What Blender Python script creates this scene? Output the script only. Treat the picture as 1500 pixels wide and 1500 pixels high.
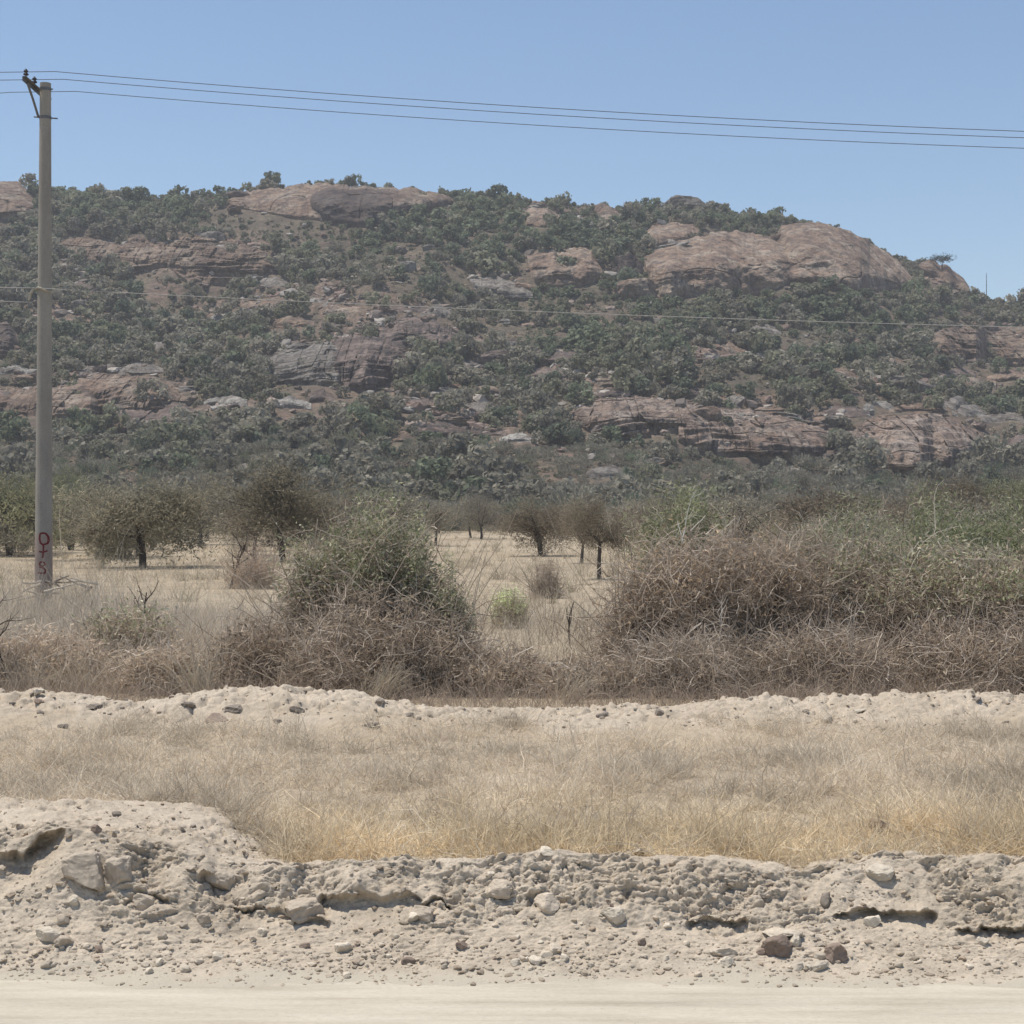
import bpy, bmesh, math, random
import numpy as np
from mathutils import Vector
from mathutils.bvhtree import BVHTree

for o in list(bpy.data.objects):
    bpy.data.objects.remove(o)
scene = bpy.context.scene
C = scene.collection
R = math.radians
random.seed(7)
rng = np.random.default_rng(7)

# ------------------------------------------------------------------ camera, sky, sun, exposure
H = 2.4                 # eye height over the road
F = 2400.0              # focal length in photo pixels (photo is 1500 wide)
cam_d = bpy.data.cameras.new("camera")
cam_d.sensor_width = 36.0
cam_d.sensor_fit = 'HORIZONTAL'
cam_d.lens = 36.0 * F / 1500.0
cam_d.clip_start = 0.1
cam_d.clip_end = 9000.0
cam = bpy.data.objects.new("camera", cam_d)
C.objects.link(cam)
cam.location = (0, 0, H)
cam.rotation_euler = (R(90), 0, 0)
scene.camera = cam

SUN_EL, SUN_AZ = 73.0, -82.0        # azimuth clockwise from +Y (the hill)
world = bpy.data.worlds.new("World")
scene.world = world
world.use_nodes = True
wn = world.node_tree
bg = wn.nodes["Background"]
sky = wn.nodes.new("ShaderNodeTexSky")
sky.sky_type = 'NISHITA'
sky.sun_disc = False
sky.sun_elevation = R(SUN_EL)
sky.sun_rotation = R(SUN_AZ)
sky.altitude = 1000
sky.air_density = 1.15
sky.dust_density = 0.35
sky.ozone_density = 2.6
wn.links.new(sky.outputs[0], bg.inputs[0])
bg.inputs[1].default_value = 0.111

sd = bpy.data.lights.new("sun", 'SUN')
sd.energy = 4.1
sd.angle = R(0.53)
sd.color = (1.0, 0.94, 0.84)
sun = bpy.data.objects.new("sun", sd)
C.objects.link(sun)
to_sun = Vector((math.sin(R(SUN_AZ)) * math.cos(R(SUN_EL)), math.cos(R(SUN_AZ)) * math.cos(R(SUN_EL)), math.sin(R(SUN_EL))))
sun.rotation_euler = to_sun.to_track_quat('Z', 'Y').to_euler()

scene.view_settings.view_transform = 'Standard'
scene.view_settings.look = 'None'
scene.view_settings.exposure = 0.22
scene.view_settings.gamma = 1.0
scene.render.engine = 'CYCLES'
scene.cycles.use_denoising = True
scene.cycles.max_bounces = 6
scene.cycles.diffuse_bounces = 3
scene.cycles.volume_bounces = 1
scene.cycles.transparent_max_bounces = 8

# ------------------------------------------------------------------ numpy noise
def _hash(ix, iy, iz, seed):
    h = (ix.astype(np.int64) * 374761393 + iy.astype(np.int64) * 668265263 + iz.astype(np.int64) * 1440662683 + seed * 974634777) & 0xffffffff
    h = ((h ^ (h >> 13)) * 1274126177) & 0xffffffff
    h = ((h ^ (h >> 16)) * 2246822519) & 0xffffffff
    return ((h ^ (h >> 15)) & 0xffffff).astype(np.float64) / float(0xffffff)

def vnoise(x, y, z, seed=0):
    x, y, z = np.broadcast_arrays(np.asarray(x, float), np.asarray(y, float), np.asarray(z, float))
    fx, fy, fz = np.floor(x), np.floor(y), np.floor(z)
    tx, ty, tz = x - fx, y - fy, z - fz
    tx, ty, tz = [t * t * t * (t * (t * 6 - 15) + 10) for t in (tx, ty, tz)]
    r = 0
    for dx in (0, 1):
        wx = tx if dx else 1 - tx
        for dy in (0, 1):
            wy = ty if dy else 1 - ty
            for dz in (0, 1):
                wz = tz if dz else 1 - tz
                r = r + wx * wy * wz * _hash(fx + dx, fy + dy, fz + dz, seed)
    return r * 2 - 1

def fbm(x, y, z, octv=4, seed=0, gain=0.5):
    s, a = 0, 1.0
    for o in range(octv):
        k = 2.03 ** o
        s = s + a * vnoise(np.asarray(x) * k + o * 17.3, np.asarray(y) * k + o * 9.1, np.asarray(z) * k + o * 4.7, seed + o)
        a *= gain
    return s

def worley(x, y, seed=0):
    fx, fy = np.floor(x), np.floor(y)
    best = np.full(np.shape(x), 9.0)
    second = np.full(np.shape(x), 9.0)
    val = np.zeros(np.shape(x))
    for dx in (-1, 0, 1):
        for dy in (-1, 0, 1):
            cx, cy = fx + dx, fy + dy
            px = cx + _hash(cx, cy, cx * 0 + 1, seed)
            py = cy + _hash(cx, cy, cx * 0 + 2, seed)
            d = np.hypot(px - x, py - y)
            hv = _hash(cx, cy, cx * 0 + 3, seed)
            near = d < best
            second = np.where(near, best, np.minimum(second, d))
            val = np.where(near, hv, val)
            best = np.where(near, d, best)
    return best, second, val

def facets(x, y, seed, tilt=1.2):
    # angular clods: every cell its own height and slope
    fx, fy = np.floor(x), np.floor(y)
    best = np.full(np.shape(x), 9.0); out = np.zeros(np.shape(x)); sec = np.full(np.shape(x), 9.0)
    for dx in (-1, 0, 1):
        for dy in (-1, 0, 1):
            cx, cy = fx + dx, fy + dy
            px = cx + _hash(cx, cy, cx * 0 + 1, seed); py = cy + _hash(cx, cy, cx * 0 + 2, seed)
            d = np.hypot(px - x, py - y)
            h = _hash(cx, cy, cx * 0 + 3, seed) - 0.5
            gx = _hash(cx, cy, cx * 0 + 4, seed) - 0.5; gy = _hash(cx, cy, cx * 0 + 5, seed) - 0.5
            q = h + tilt * (gx * (x - px) + gy * (y - py))
            near = d < best
            sec = np.where(near, best, np.minimum(sec, d))
            out = np.where(near, q, out); best = np.where(near, d, best)
    return out - 0.5 * (1 - np.clip((sec - best) * 4, 0, 1))

def sstep(a, b, x):
    t = np.clip((x - a) / (b - a), 0, 1)
    return t * t * (3 - 2 * t)

def norm(v):
    return v / np.maximum(np.linalg.norm(v, axis=-1, keepdims=True), 1e-9)

# ------------------------------------------------------------------ mesh helpers
def mesh_np(name, V, faces, mat=None, tint=None, smooth=False, extra=None):
    """faces: one (n,k) int array or a list of such arrays (tris and quads may mix)."""
    if not isinstance(faces, (list, tuple)):
        faces = [faces]
    faces = [np.asarray(f, np.int32) for f in faces if len(f)]
    V = np.asarray(V, np.float32).reshape(-1, 3)
    me = bpy.data.meshes.new(name)
    me.vertices.add(len(V))
    me.vertices.foreach_set("co", V.ravel())
    loops = np.concatenate([f.ravel() for f in faces])
    tot = np.concatenate([np.full(len(f), f.shape[1], np.int32) for f in faces])
    start = np.concatenate(([0], np.cumsum(tot)[:-1])).astype(np.int32)
    me.loops.add(len(loops))
    me.loops.foreach_set("vertex_index", loops)
    me.polygons.add(len(tot))
    me.polygons.foreach_set("loop_start", start)
    me.polygons.foreach_set("loop_total", tot)
    me.polygons.foreach_set("use_smooth", np.full(len(tot), smooth, bool))
    me.update(calc_edges=True)
    if tint is not None:
        t = np.asarray(tint, np.float32)
        if t.shape[1] == 3:
            t = np.concatenate([t, np.ones((len(t), 1), np.float32)], 1)
        at = me.attributes.new("tint", 'FLOAT_COLOR', 'POINT')
        at.data.foreach_set("color", t.ravel())
    for k, v in (extra or {}).items():
        at = me.attributes.new(k, 'FLOAT', 'POINT')
        at.data.foreach_set("value", np.asarray(v, np.float32).ravel())
    if mat:
        me.materials.append(mat)
    return me

def obj(name, me, parent=None, loc=None):
    o = bpy.data.objects.new(name, me)
    C.objects.link(o)
    if parent is not None:
        o.parent = parent
    if loc is not None:
        o.location = loc
    return o

def tag(o, label=None, cat=None, group=None, kind=None):
    if label: o["label"] = label
    if cat: o["category"] = cat
    if group: o["group"] = group
    if kind: o["kind"] = kind
    return o

def empty(name, loc=(0, 0, 0)):
    o = bpy.data.objects.new(name, None)
    o.empty_display_size = 0.2
    C.objects.link(o)
    o.location = loc
    return o

class Acc:
    """collects vertices, quads/tris and tints of one mesh"""
    def __init__(s):
        s.V, s.F, s.T, s.n = [], {}, [], 0
    def add(s, V, F, T=None):
        V = np.asarray(V, float).reshape(-1, 3)
        F = np.asarray(F, np.int64)
        s.F.setdefault(F.shape[1], []).append(F + s.n)
        if T is None:
            T = np.ones((len(V), 3)) * 0.5
        T = np.asarray(T, float)
        if T.ndim == 1:
            T = np.repeat(T[None], len(V), 0)
        s.V.append(V); s.T.append(T); s.n += len(V)
    def mesh(s, name, mat, smooth=False):
        return mesh_np(name, np.concatenate(s.V), [np.concatenate(f) for f in s.F.values()], mat, np.concatenate(s.T), smooth)

def tube(P, rad, sides=6, cap=True):
    P = np.asarray(P, float); n = len(P)
    rad = np.broadcast_to(np.asarray(rad, float), (n,))
    d = np.gradient(P, axis=0); d = norm(d)
    ref = np.array([0.0, 1.0, 0.0]) if abs(d[0][1]) < 0.8 else np.array([1.0, 0, 0])
    V = []
    for i in range(n):
        u = np.cross(d[i], ref); u /= max(np.linalg.norm(u), 1e-9)
        v = np.cross(d[i], u)
        a = np.arange(sides) / sides * 2 * np.pi
        V.append(P[i] + rad[i] * (np.cos(a)[:, None] * u + np.sin(a)[:, None] * v))
    V = np.concatenate(V)
    F = []
    for i in range(n - 1):
        for k in range(sides):
            k2 = (k + 1) % sides
            F.append((i * sides + k, i * sides + k2, (i + 1) * sides + k2, (i + 1) * sides + k))
    if cap:
        V = np.concatenate([V, P[-1:], P[:1]])
        m = n * sides
        for k in range(sides):
            k2 = (k + 1) % sides
            F.append(((n - 1) * sides + k, (n - 1) * sides + k2, m, m))
            F.append((k2, k, m + 1, m + 1))
    F = np.array(F)
    return V, F

def add_tube(acc, P, rad, tint, sides=6):
    V, F = tube(P, rad, sides, cap=False)
    acc.add(V, F, tint)

def ribbons(P, W, tint, rg):
    """P (N,S,3) paths, W (N,S) half widths, tint (N,3): flat twigs / blades"""
    N, S, _ = P.shape
    d = norm(np.gradient(P, axis=1))
    r = norm(rg.normal(size=(N, 1, 3)))
    side = norm(np.cross(d, np.repeat(r, S, 1)))
    A = P - side * W[..., None]
    B = P + side * W[..., None]
    V = np.stack([A, B], 2).reshape(-1, 3)
    base = (np.arange(N) * S * 2)[:, None] + (np.arange(S - 1) * 2)[None]
    Fq = np.stack([base, base + 1, base + 3, base + 2], -1).reshape(-1, 4)
    T = np.repeat(tint, S * 2, 0)
    return V, Fq, T

def slivers(Cn, D, L, Wd, tint, rg):
    """thin quads centred at Cn, along D, half length L, half width Wd"""
    N = len(Cn)
    s = norm(np.cross(D, rg.normal(size=(N, 3))))
    L = np.asarray(L).reshape(-1, 1) * np.ones((N, 1)); Wd = np.asarray(Wd).reshape(-1, 1) * np.ones((N, 1))
    V = np.stack([Cn - D * L, Cn - D * L * 0.1 + s * Wd, Cn + D * L, Cn - D * L * 0.1 - s * Wd], 1).reshape(-1, 3)
    Fq = np.arange(N * 4).reshape(-1, 4)
    return V, Fq, np.repeat(tint, 4, 0)

def grow(P0, D0, length, S, curl, droop, rg):
    N = len(P0)
    P = np.zeros((N, S, 3)); P[:, 0] = P0
    d = norm(D0)
    st = (np.asarray(length).reshape(-1, 1) * np.ones((N, 1))) / (S - 1)
    for k in range(1, S):
        d = norm(d + rg.normal(size=(N, 3)) * curl + np.array([0, 0, -droop]))
        P[:, k] = P[:, k - 1] + d * st
    return P

_ico = {}
def ico(sub):
    if sub not in _ico:
        bm = bmesh.new()
        bmesh.ops.create_icosphere(bm, subdivisions=sub, radius=1.0)
        bm.verts.ensure_lookup_table()
        V = np.array([v.co[:] for v in bm.verts]); Fc = np.array([[v.index for v in f.verts] for f in bm.faces])
        bm.free()
        _ico[sub] = (V, Fc)
    return _ico[sub]

def rock_shape(kind, sub, seed):
    """unit rock, extents about -1..1; kinds: boulder, slab, dome, cliff, stone"""
    V, Fc = ico(sub)
    rg = np.random.default_rng(seed)
    p = V.copy()
    pw = {'boulder': 0.75, 'slab': 0.55, 'dome': 1.0, 'cliff': 0.5, 'stone': 0.72}[kind]
    p = np.sign(p) * np.abs(p) ** pw
    p = p / np.max(np.abs(p), 0)
    o = rg.uniform(-50, 50, 3)
    if kind == 'dome':
        n1 = fbm(p[:, 0] * 1.3 + o[0], p[:, 1] * 1.3 + o[1], p[:, 2] * 1.3 + o[2], 3, seed)
        st = fbm(p[:, 0] * 3.0 + o[1], p[:, 1] * 2.0 + o[2], p[:, 2] * 5.0 + o[0], 4, seed + 5)
        v, gl = p[:, 2] * 4 + n1 * 0.9, 0
        ledge = (v - np.floor(v))
        cr = np.abs(vnoise(p[:, 0] * 2.2 + o[2], p[:, 1] * 2.2, p[:, 2] * 2.2 + o[0], seed + 8))
        r = 1 + 0.10 * n1 + 0.06 * st + 0.05 * sstep(0.0, 0.85, ledge) * (np.floor(v) % 2) - 0.07 * (1 - sstep(0.0, 0.09, cr))
        p = p * r[:, None]
    elif kind == 'cliff':
        n1 = fbm(p[:, 0] * 2.2 + o[0], p[:, 1] * 2.2 + o[1], p[:, 2] * 1.1 + o[2], 3, seed)
        j = fbm(p[:, 0] * 7 + o[0], p[:, 1] * 7 + o[1], p[:, 2] * 1.6 + o[2], 4, seed + 3)
        hz = fbm(p[:, 0] * 1.2 + o[0], p[:, 1] * 1.2, p[:, 2] * 5 + o[2], 3, seed + 9)
        v = p[:, 2] * 3.2 + 0.9 * n1
        fr = v - np.floor(v)
        lay = _hash(np.floor(v), np.floor(p[:, 0] * 1.5 + n1), np.floor(v) * 0, seed) - 0.5
        p = p * (1 + 0.12 * n1 + 0.10 * j + 0.06 * hz)[:, None]
        p[:, :2] *= (1 + 0.22 * lay * sstep(0, 0.2, fr) + 0.10 * sstep(0.1, 0.95, fr))[:, None]
        p[:, 2] += 0.16 * fbm(p[:, 0] * 3 + o[2], p[:, 1] * 2 + o[0], o[1], 3, seed + 4) * (p[:, 2] > 0)
    else:
        for k in range({'boulder': 7, 'slab': 8, 'stone': 9}[kind]):
            n = norm(rg.normal(size=3) * np.array([1, 1, 0.8]))
            d = rg.uniform(0.55, 0.9)
            e = p @ n - d
            p = p - np.where(e > 0, e, 0)[:, None] * n
        n1 = fbm(p[:, 0] * 2 + o[0], p[:, 1] * 2 + o[1], p[:, 2] * 2 + o[2], 4, seed)
        n2 = fbm(p[:, 0] * 6 + o[1], p[:, 1] * 6 + o[2], p[:, 2] * 6 + o[0], 3, seed + 2)
        p = p * (1 + 0.09 * n1 + (0.045 if sub > 3 else 0.02) * n2)[:, None]
        if kind == 'slab':
            lay = p[:, 2] * 2.5 + 0.5 * vnoise(p[:, 0] * 1.5 + o[0], p[:, 1] * 1.5, o[1], seed)
            p[:, :2] *= (1 + 0.10 * np.sign(np.sin(lay * 5)))[:, None]
    p = p / np.max(np.abs(p), 0)
    return p, Fc

# ------------------------------------------------------------------ materials
def new_mat(name):
    m = bpy.data.materials.new(name); m.use_nodes = True
    nt = m.node_tree
    b = nt.nodes["Principled BSDF"]
    b.inputs["Roughness"].default_value = 0.9
    b.inputs["Specular IOR Level"].default_value = 0.15
    return m, nt, b

def nd(nt, t, **kw):
    n = nt.nodes.new(t)
    for k, v in kw.items():
        setattr(n, k, v)
    return n

def noise(nt, vec, scale, detail=4, rough=0.55, dist=0.0, sc3=None):
    if sc3 is not None:
        mp = nd(nt, "ShaderNodeMapping"); mp.inputs["Scale"].default_value = sc3
        nt.links.new(vec, mp.inputs[0]); vec = mp.outputs[0]
    n = nd(nt, "ShaderNodeTexNoise")
    n.inputs["Scale"].default_value = scale; n.inputs["Detail"].default_value = detail
    n.inputs["Roughness"].default_value = rough; n.inputs["Distortion"].default_value = dist
    nt.links.new(vec, n.inputs["Vector"])
    return n.outputs["Fac"]

def ramp(nt, fac, stops):
    r = nd(nt, "ShaderNodeValToRGB")
    el = r.color_ramp.elements
    while len(el) < len(stops): el.new(0.5)
    for e, (p, c) in zip(el, stops):
        e.position = p
        e.color = (*c, 1) if len(c) == 3 else c
    nt.links.new(fac, r.inputs[0])
    return r.outputs[0]

def mix(nt, fac, a, b, mode='MIX'):
    m = nd(nt, "ShaderNodeMix", data_type='RGBA', blend_type=mode)
    for s, v in ((m.inputs[0], fac), (m.inputs[6], a), (m.inputs[7], b)):
        if isinstance(v, (int, float)): s.default_value = v
        elif isinstance(v, tuple): s.default_value = (*v, 1)
        else: nt.links.new(v, s)
    return m.outputs[2]

def bump(nt, b, hgt, strength, dist):
    n = nd(nt, "ShaderNodeBump")
    n.inputs["Strength"].default_value = strength; n.inputs["Distance"].default_value = dist
    nt.links.new(hgt, n.inputs["Height"]); nt.links.new(n.outputs[0], b.inputs["Normal"])

def geo_pos(nt):
    return nd(nt, "ShaderNodeNewGeometry").outputs["Position"]

def g(v): return (v, v, v)

def plant_mat(name, var=0.25, transl=0.0):
    m, nt, b = new_mat(name)
    at = nd(nt, "ShaderNodeAttribute", attribute_name="tint")
    oi = nd(nt, "ShaderNodeObjectInfo")
    k = ramp(nt, oi.outputs["Random"], [(0, g(1 - var)), (1, g(1 + var))])
    c = mix(nt, 1.0, at.outputs["Color"], k, 'MULTIPLY')
    nt.links.new(c, b.inputs["Base Color"])
    b.inputs["Roughness"].default_value = 0.8
    if transl:
        tb = nd(nt, "ShaderNodeBsdfTranslucent"); nt.links.new(c, tb.inputs[0])
        ms = nd(nt, "ShaderNodeMixShader"); ms.inputs[0].default_value = transl
        nt.links.new(b.outputs[0], ms.inputs[1]); nt.links.new(tb.outputs[0], ms.inputs[2])
        nt.links.new(ms.outputs[0], nt.nodes["Material Output"].inputs[0])
    return m
M_leaf = plant_mat("foliage", 0.25, 0.4)
M_twig = plant_mat("dry_twigs", 0.12, 0.32)
M_grass = plant_mat("dry_straw", 0.0, 0.35)
M_bark = plant_mat("bark", 0.15)

def dirt_mat():
    m, nt, b = new_mat("dry_dirt")
    P = geo_pos(nt)
    big = noise(nt, P, 1.3, 4)
    mid = noise(nt, P, 9, 6, 0.62)
    fine = noise(nt, P, 70, 4, 0.7)
    c1 = ramp(nt, big, [(0.34, (0.445, 0.372, 0.285)), (0.66, (0.525, 0.448, 0.355))])
    c2 = ramp(nt, mid, [(0.32, g(0.80)), (0.5, g(1.0)), (0.7, g(1.12))])
    c3 = ramp(nt, fine, [(0.3, g(0.80)), (0.5, g(1.0)), (0.7, g(1.14))])
    c = mix(nt, 1, mix(nt, 1, c1, c2, 'MULTIPLY'), c3, 'MULTIPLY')
    # earth showing straw litter where the grass grows
    gr = nd(nt, "ShaderNodeAttribute", attribute_name="grass")
    litter = ramp(nt, noise(nt, P, 26, 4, 0.7, sc3=(1, 0.5, 1)), [(0.35, (0.315, 0.25, 0.175)), (0.65, (0.45, 0.37, 0.265))])
    c = mix(nt, gr.outputs["Fac"], c, litter)
    # pale graded road dust at the toe
    rd = nd(nt, "ShaderNodeAttribute", attribute_name="road")
    c = mix(nt, rd.outputs["Fac"], c, (0.47, 0.42, 0.335))
    nt.links.new(c, b.inputs["Base Color"])
    a = nd(nt, "ShaderNodeMath", operation='ADD')
    nt.links.new(mid, a.inputs[0]); nt.links.new(fine, a.inputs[1])
    bump(nt, b, a.outputs[0], 0.55, 0.02)
    return m
M_dirt = dirt_mat()

def road_mat():
    m, nt, b = new_mat("graded_dirt_road")
    P = geo_pos(nt)
    st = noise(nt, P, 1.0, 6, 0.65, sc3=(0.9, 9, 1))
    fine = noise(nt, P, 55, 4, 0.7, sc3=(0.6, 1.2, 1))
    pat = noise(nt, P, 2.2, 5, 0.6, sc3=(0.5, 1.6, 1))
    c = ramp(nt, st, [(0.30, (0.395, 0.345, 0.27)), (0.5, (0.475, 0.425, 0.34)), (0.7, (0.515, 0.465, 0.38))])
    c = mix(nt, 1, c, ramp(nt, fine, [(0.3, g(0.90)), (0.6, g(1.04))]), 'MULTIPLY')
    trk = noise(nt, P, 1.0, 3, 0.5, sc3=(0.15, 2.6, 1))
    c = mix(nt, 1, c, ramp(nt, trk, [(0.38, g(0.84)), (0.5, g(1.0)), (0.62, g(1.03))]), 'MULTIPLY')
    spk = noise(nt, P, 38, 3, 0.6)
    c = mix(nt, ramp(nt, spk, [(0.66, g(0)), (0.72, g(0.5))]), c, (0.30, 0.26, 0.20))
    c = mix(nt, 1, c, ramp(nt, pat, [(0.3, g(0.92)), (0.65, g(1.05))]), 'MULTIPLY')
    nt.links.new(c, b.inputs["Base Color"])
    bump(nt, b, fine, 0.3, 0.01)
    return m
M_road = road_mat()

def plain_mat():
    m, nt, b = new_mat("dry_savanna_ground")
    P = geo_pos(nt)
    big = noise(nt, P, 0.06, 4)
    mid = noise(nt, P, 0.9, 6, 0.65)
    fine = noise(nt, P, 9, 5, 0.7)
    c = ramp(nt, big, [(0.35, (0.365, 0.295, 0.205)), (0.65, (0.445, 0.37, 0.265))])
    c = mix(nt, 1, c, ramp(nt, mid, [(0.3, g(0.72)), (0.6, g(1.08))]), 'MULTIPLY')
    c = mix(nt, 1, c, ramp(nt, fine, [(0.3, g(0.75)), (0.65, g(1.12))]), 'MULTIPLY')
    nt.links.new(c, b.inputs["Base Color"])
    bump(nt, b, fine, 0.5, 0.1)
    return m
M_plain = plain_mat()

def hill_mat():
    m, nt, b = new_mat("rocky_hill_soil")
    P = geo_pos(nt)
    big = noise(nt, P, 0.035, 5, 0.6)
    mid = noise(nt, P, 0.22, 6, 0.65)
    fine = noise(nt, P, 1.4, 5, 0.7)
    c = ramp(nt, big, [(0.35, (0.095, 0.082, 0.06)), (0.52, (0.135, 0.10, 0.078)), (0.68, (0.20, 0.135, 0.105))])
    c = mix(nt, ramp(nt, mid, [(0.48, g(0)), (0.62, g(0.8))]), c, (0.18, 0.145, 0.10))
    c = mix(nt, 1, c, ramp(nt, fine, [(0.3, g(0.7)), (0.65, g(1.15))]), 'MULTIPLY')
    bare = nd(nt, "ShaderNodeAttribute", attribute_name="bare")
    rockc = ramp(nt, noise(nt, P, 0.5, 6, 0.7, sc3=(1, 1, 2.5)), [(0.3, (0.10, 0.078, 0.062)), (0.5, (0.185, 0.13, 0.10)), (0.66, (0.30, 0.215, 0.17))])
    c = mix(nt, bare.outputs["Fac"], c, rockc)
    c = mix(nt, ramp(nt, noise(nt, P, 0.75, 5, 0.7), [(0.46, g(0)), (0.56, g(0.75))]), c, (0.075, 0.068, 0.05))
    nt.links.new(c, b.inputs["Base Color"])
    bump(nt, b, mid, 0.8, 1.2)
    return m
M_hill = hill_mat()

def granite_mat(name, lo, mid_, hi, stain=0.55, streak=(0.35, 0.35, 0.03)):
    m, nt, b = new_mat(name)
    P = geo_pos(nt)
    oi = nd(nt, "ShaderNodeObjectInfo")
    n1 = noise(nt, P, 0.13, 5, 0.6)
    n2 = noise(nt, P, 0.9, 6, 0.7)
    stv = noise(nt, P, 1.0, 5, 0.6, 0.4, sc3=streak)
    c = ramp(nt, n1, [(0.33, lo), (0.5, mid_), (0.66, hi)])
    c = mix(nt, 1, c, ramp(nt, n2, [(0.3, g(0.55)), (0.5, g(1.0)), (0.7, g(1.35))]), 'MULTIPLY')
    c = mix(nt, ramp(nt, stv, [(0.50, g(0)), (0.63, g(stain))]), c, (0.09, 0.08, 0.08))
    lich = noise(nt, P, 0.32, 7, 0.72, 0.3)
    c = mix(nt, ramp(nt, lich, [(0.48, g(0)), (0.60, g(0.72))]), c, (0.12, 0.098, 0.085))
    c = mix(nt, 1, c, ramp(nt, oi.outputs["Random"], [(0, g(0.85)), (1, g(1.15))]), 'MULTIPLY')
    nt.links.new(c, b.inputs["Base Color"])
    n3 = noise(nt, P, 0.45, 8, 0.75, sc3=(1, 1, 2.2))
    bump(nt, b, n3, 1.0, 2.2)
    return m
M_pink = granite_mat("pink_granite", (0.265, 0.175, 0.127), (0.37, 0.265, 0.195), (0.49, 0.395, 0.31))
M_grey = granite_mat("grey_granite", (0.24, 0.21, 0.18), (0.33, 0.295, 0.255), (0.42, 0.38, 0.335))
def stained_mat():
    m = M_pink.copy(); m.name = "water_stained_granite"; nt = m.node_tree; b = nt.nodes["Principled BSDF"]
    src = b.inputs["Base Color"].links[0].from_socket
    P = geo_pos(nt); sp = nd(nt, "ShaderNodeSeparateXYZ"); nt.links.new(P, sp.inputs[0])
    n = noise(nt, P, 1.0, 4, 0.6, sc3=(0.3, 0.3, 0.04)); n2 = noise(nt, P, 0.08, 3)
    a1 = nd(nt, "ShaderNodeMath", operation='MULTIPLY_ADD'); nt.links.new(n, a1.inputs[0]); a1.inputs[1].default_value = -15.0; nt.links.new(sp.outputs[2], a1.inputs[2])
    mr = nd(nt, "ShaderNodeMapRange"); mr.inputs[1].default_value = 102.0; mr.inputs[2].default_value = 98.5; nt.links.new(a1.outputs[0], mr.inputs[0])
    xr = nd(nt, "ShaderNodeMapRange"); xr.inputs[1].default_value = -70; xr.inputs[2].default_value = -64; nt.links.new(sp.outputs[0], xr.inputs[0])
    xq = nd(nt, "ShaderNodeMapRange"); xq.inputs[1].default_value = -30; xq.inputs[2].default_value = -44; nt.links.new(sp.outputs[0], xq.inputs[0])
    k = nd(nt, "ShaderNodeMath", operation='MULTIPLY'); nt.links.new(mr.outputs[0], k.inputs[0]); nt.links.new(xr.outputs[0], k.inputs[1])
    k2 = nd(nt, "ShaderNodeMath", operation='MULTIPLY'); nt.links.new(k.outputs[0], k2.inputs[0]); nt.links.new(xq.outputs[0], k2.inputs[1])
    k3 = nd(nt, "ShaderNodeMath", operation='MULTIPLY'); nt.links.new(k2.outputs[0], k3.inputs[0]); k3.inputs[1].default_value = 0.62
    nt.links.new(mix(nt, k3.outputs[0], src, (0.055, 0.05, 0.056)), b.inputs["Base Color"])
    return m
M_stain = stained_mat()
M_pale = granite_mat("pale_granite", (0.40, 0.37, 0.33), (0.48, 0.45, 0.40), (0.56, 0.52, 0.46), 0.3)
M_ribs = granite_mat("bleached_ribbed_granite", (0.32, 0.215, 0.16), (0.46, 0.345, 0.27), (0.58, 0.48, 0.40), 0.85, (0.5, 0.5, 0.05))
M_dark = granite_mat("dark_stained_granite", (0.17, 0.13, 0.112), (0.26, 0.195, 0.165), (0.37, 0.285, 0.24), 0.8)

def stone_mat(name, base):
    m, nt, b = new_mat(name)
    P = geo_pos(nt)
    oi = nd(nt, "ShaderNodeObjectInfo")
    n = noise(nt, P, 28, 5, 0.65)
    c = mix(nt, 1, base, ramp(nt, n, [(0.3, g(0.78)), (0.65, g(1.15))]), 'MULTIPLY')
    c = mix(nt, 1, c, ramp(nt, oi.outputs["Random"], [(0, g(0.82)), (1, g(1.18))]), 'MULTIPLY')
    nt.links.new(c, b.inputs["Base Color"])
    bump(nt, b, n, 0.4, 0.01)
    return m
M_st_tan = stone_mat("tan_stone", (0.50, 0.43, 0.34))
M_st_pale = stone_mat("pale_stone", (0.52, 0.455, 0.365))
M_st_brown = stone_mat("brown_stone", (0.26, 0.20, 0.16))
M_st_dark = stone_mat("dark_grey_stone", (0.235, 0.20, 0.165))
M_clod = stone_mat("caked_earth", (0.45, 0.38, 0.30))

def flat_mat(name, col, rough=0.6, metal=0.0):
    m, nt, b = new_mat(name)
    n = noise(nt, geo_pos(nt), 12, 4)
    c = mix(nt, 1, col, ramp(nt, n, [(0.3, g(0.85)), (0.7, g(1.1))]), 'MULTIPLY')
    nt.links.new(c, b.inputs["Base Color"])
    b.inputs["Roughness"].default_value = rough; b.inputs["Metallic"].default_value = metal
    return m
M_steel = flat_mat("galvanised_steel", (0.16, 0.165, 0.175), 0.6, 0.3)
M_porc = flat_mat("dark_porcelain", (0.06, 0.055, 0.06), 0.25)
M_wire = flat_mat("weathered_wire", (0.10, 0.105, 0.12), 0.6)
M_cable = flat_mat("pale_cable", (0.40, 0.385, 0.36), 0.6)
M_red = flat_mat("red_paint", (0.16, 0.028, 0.03), 0.7)
M_rag = flat_mat("pale_clamp", (0.40, 0.36, 0.28), 0.8)

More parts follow.
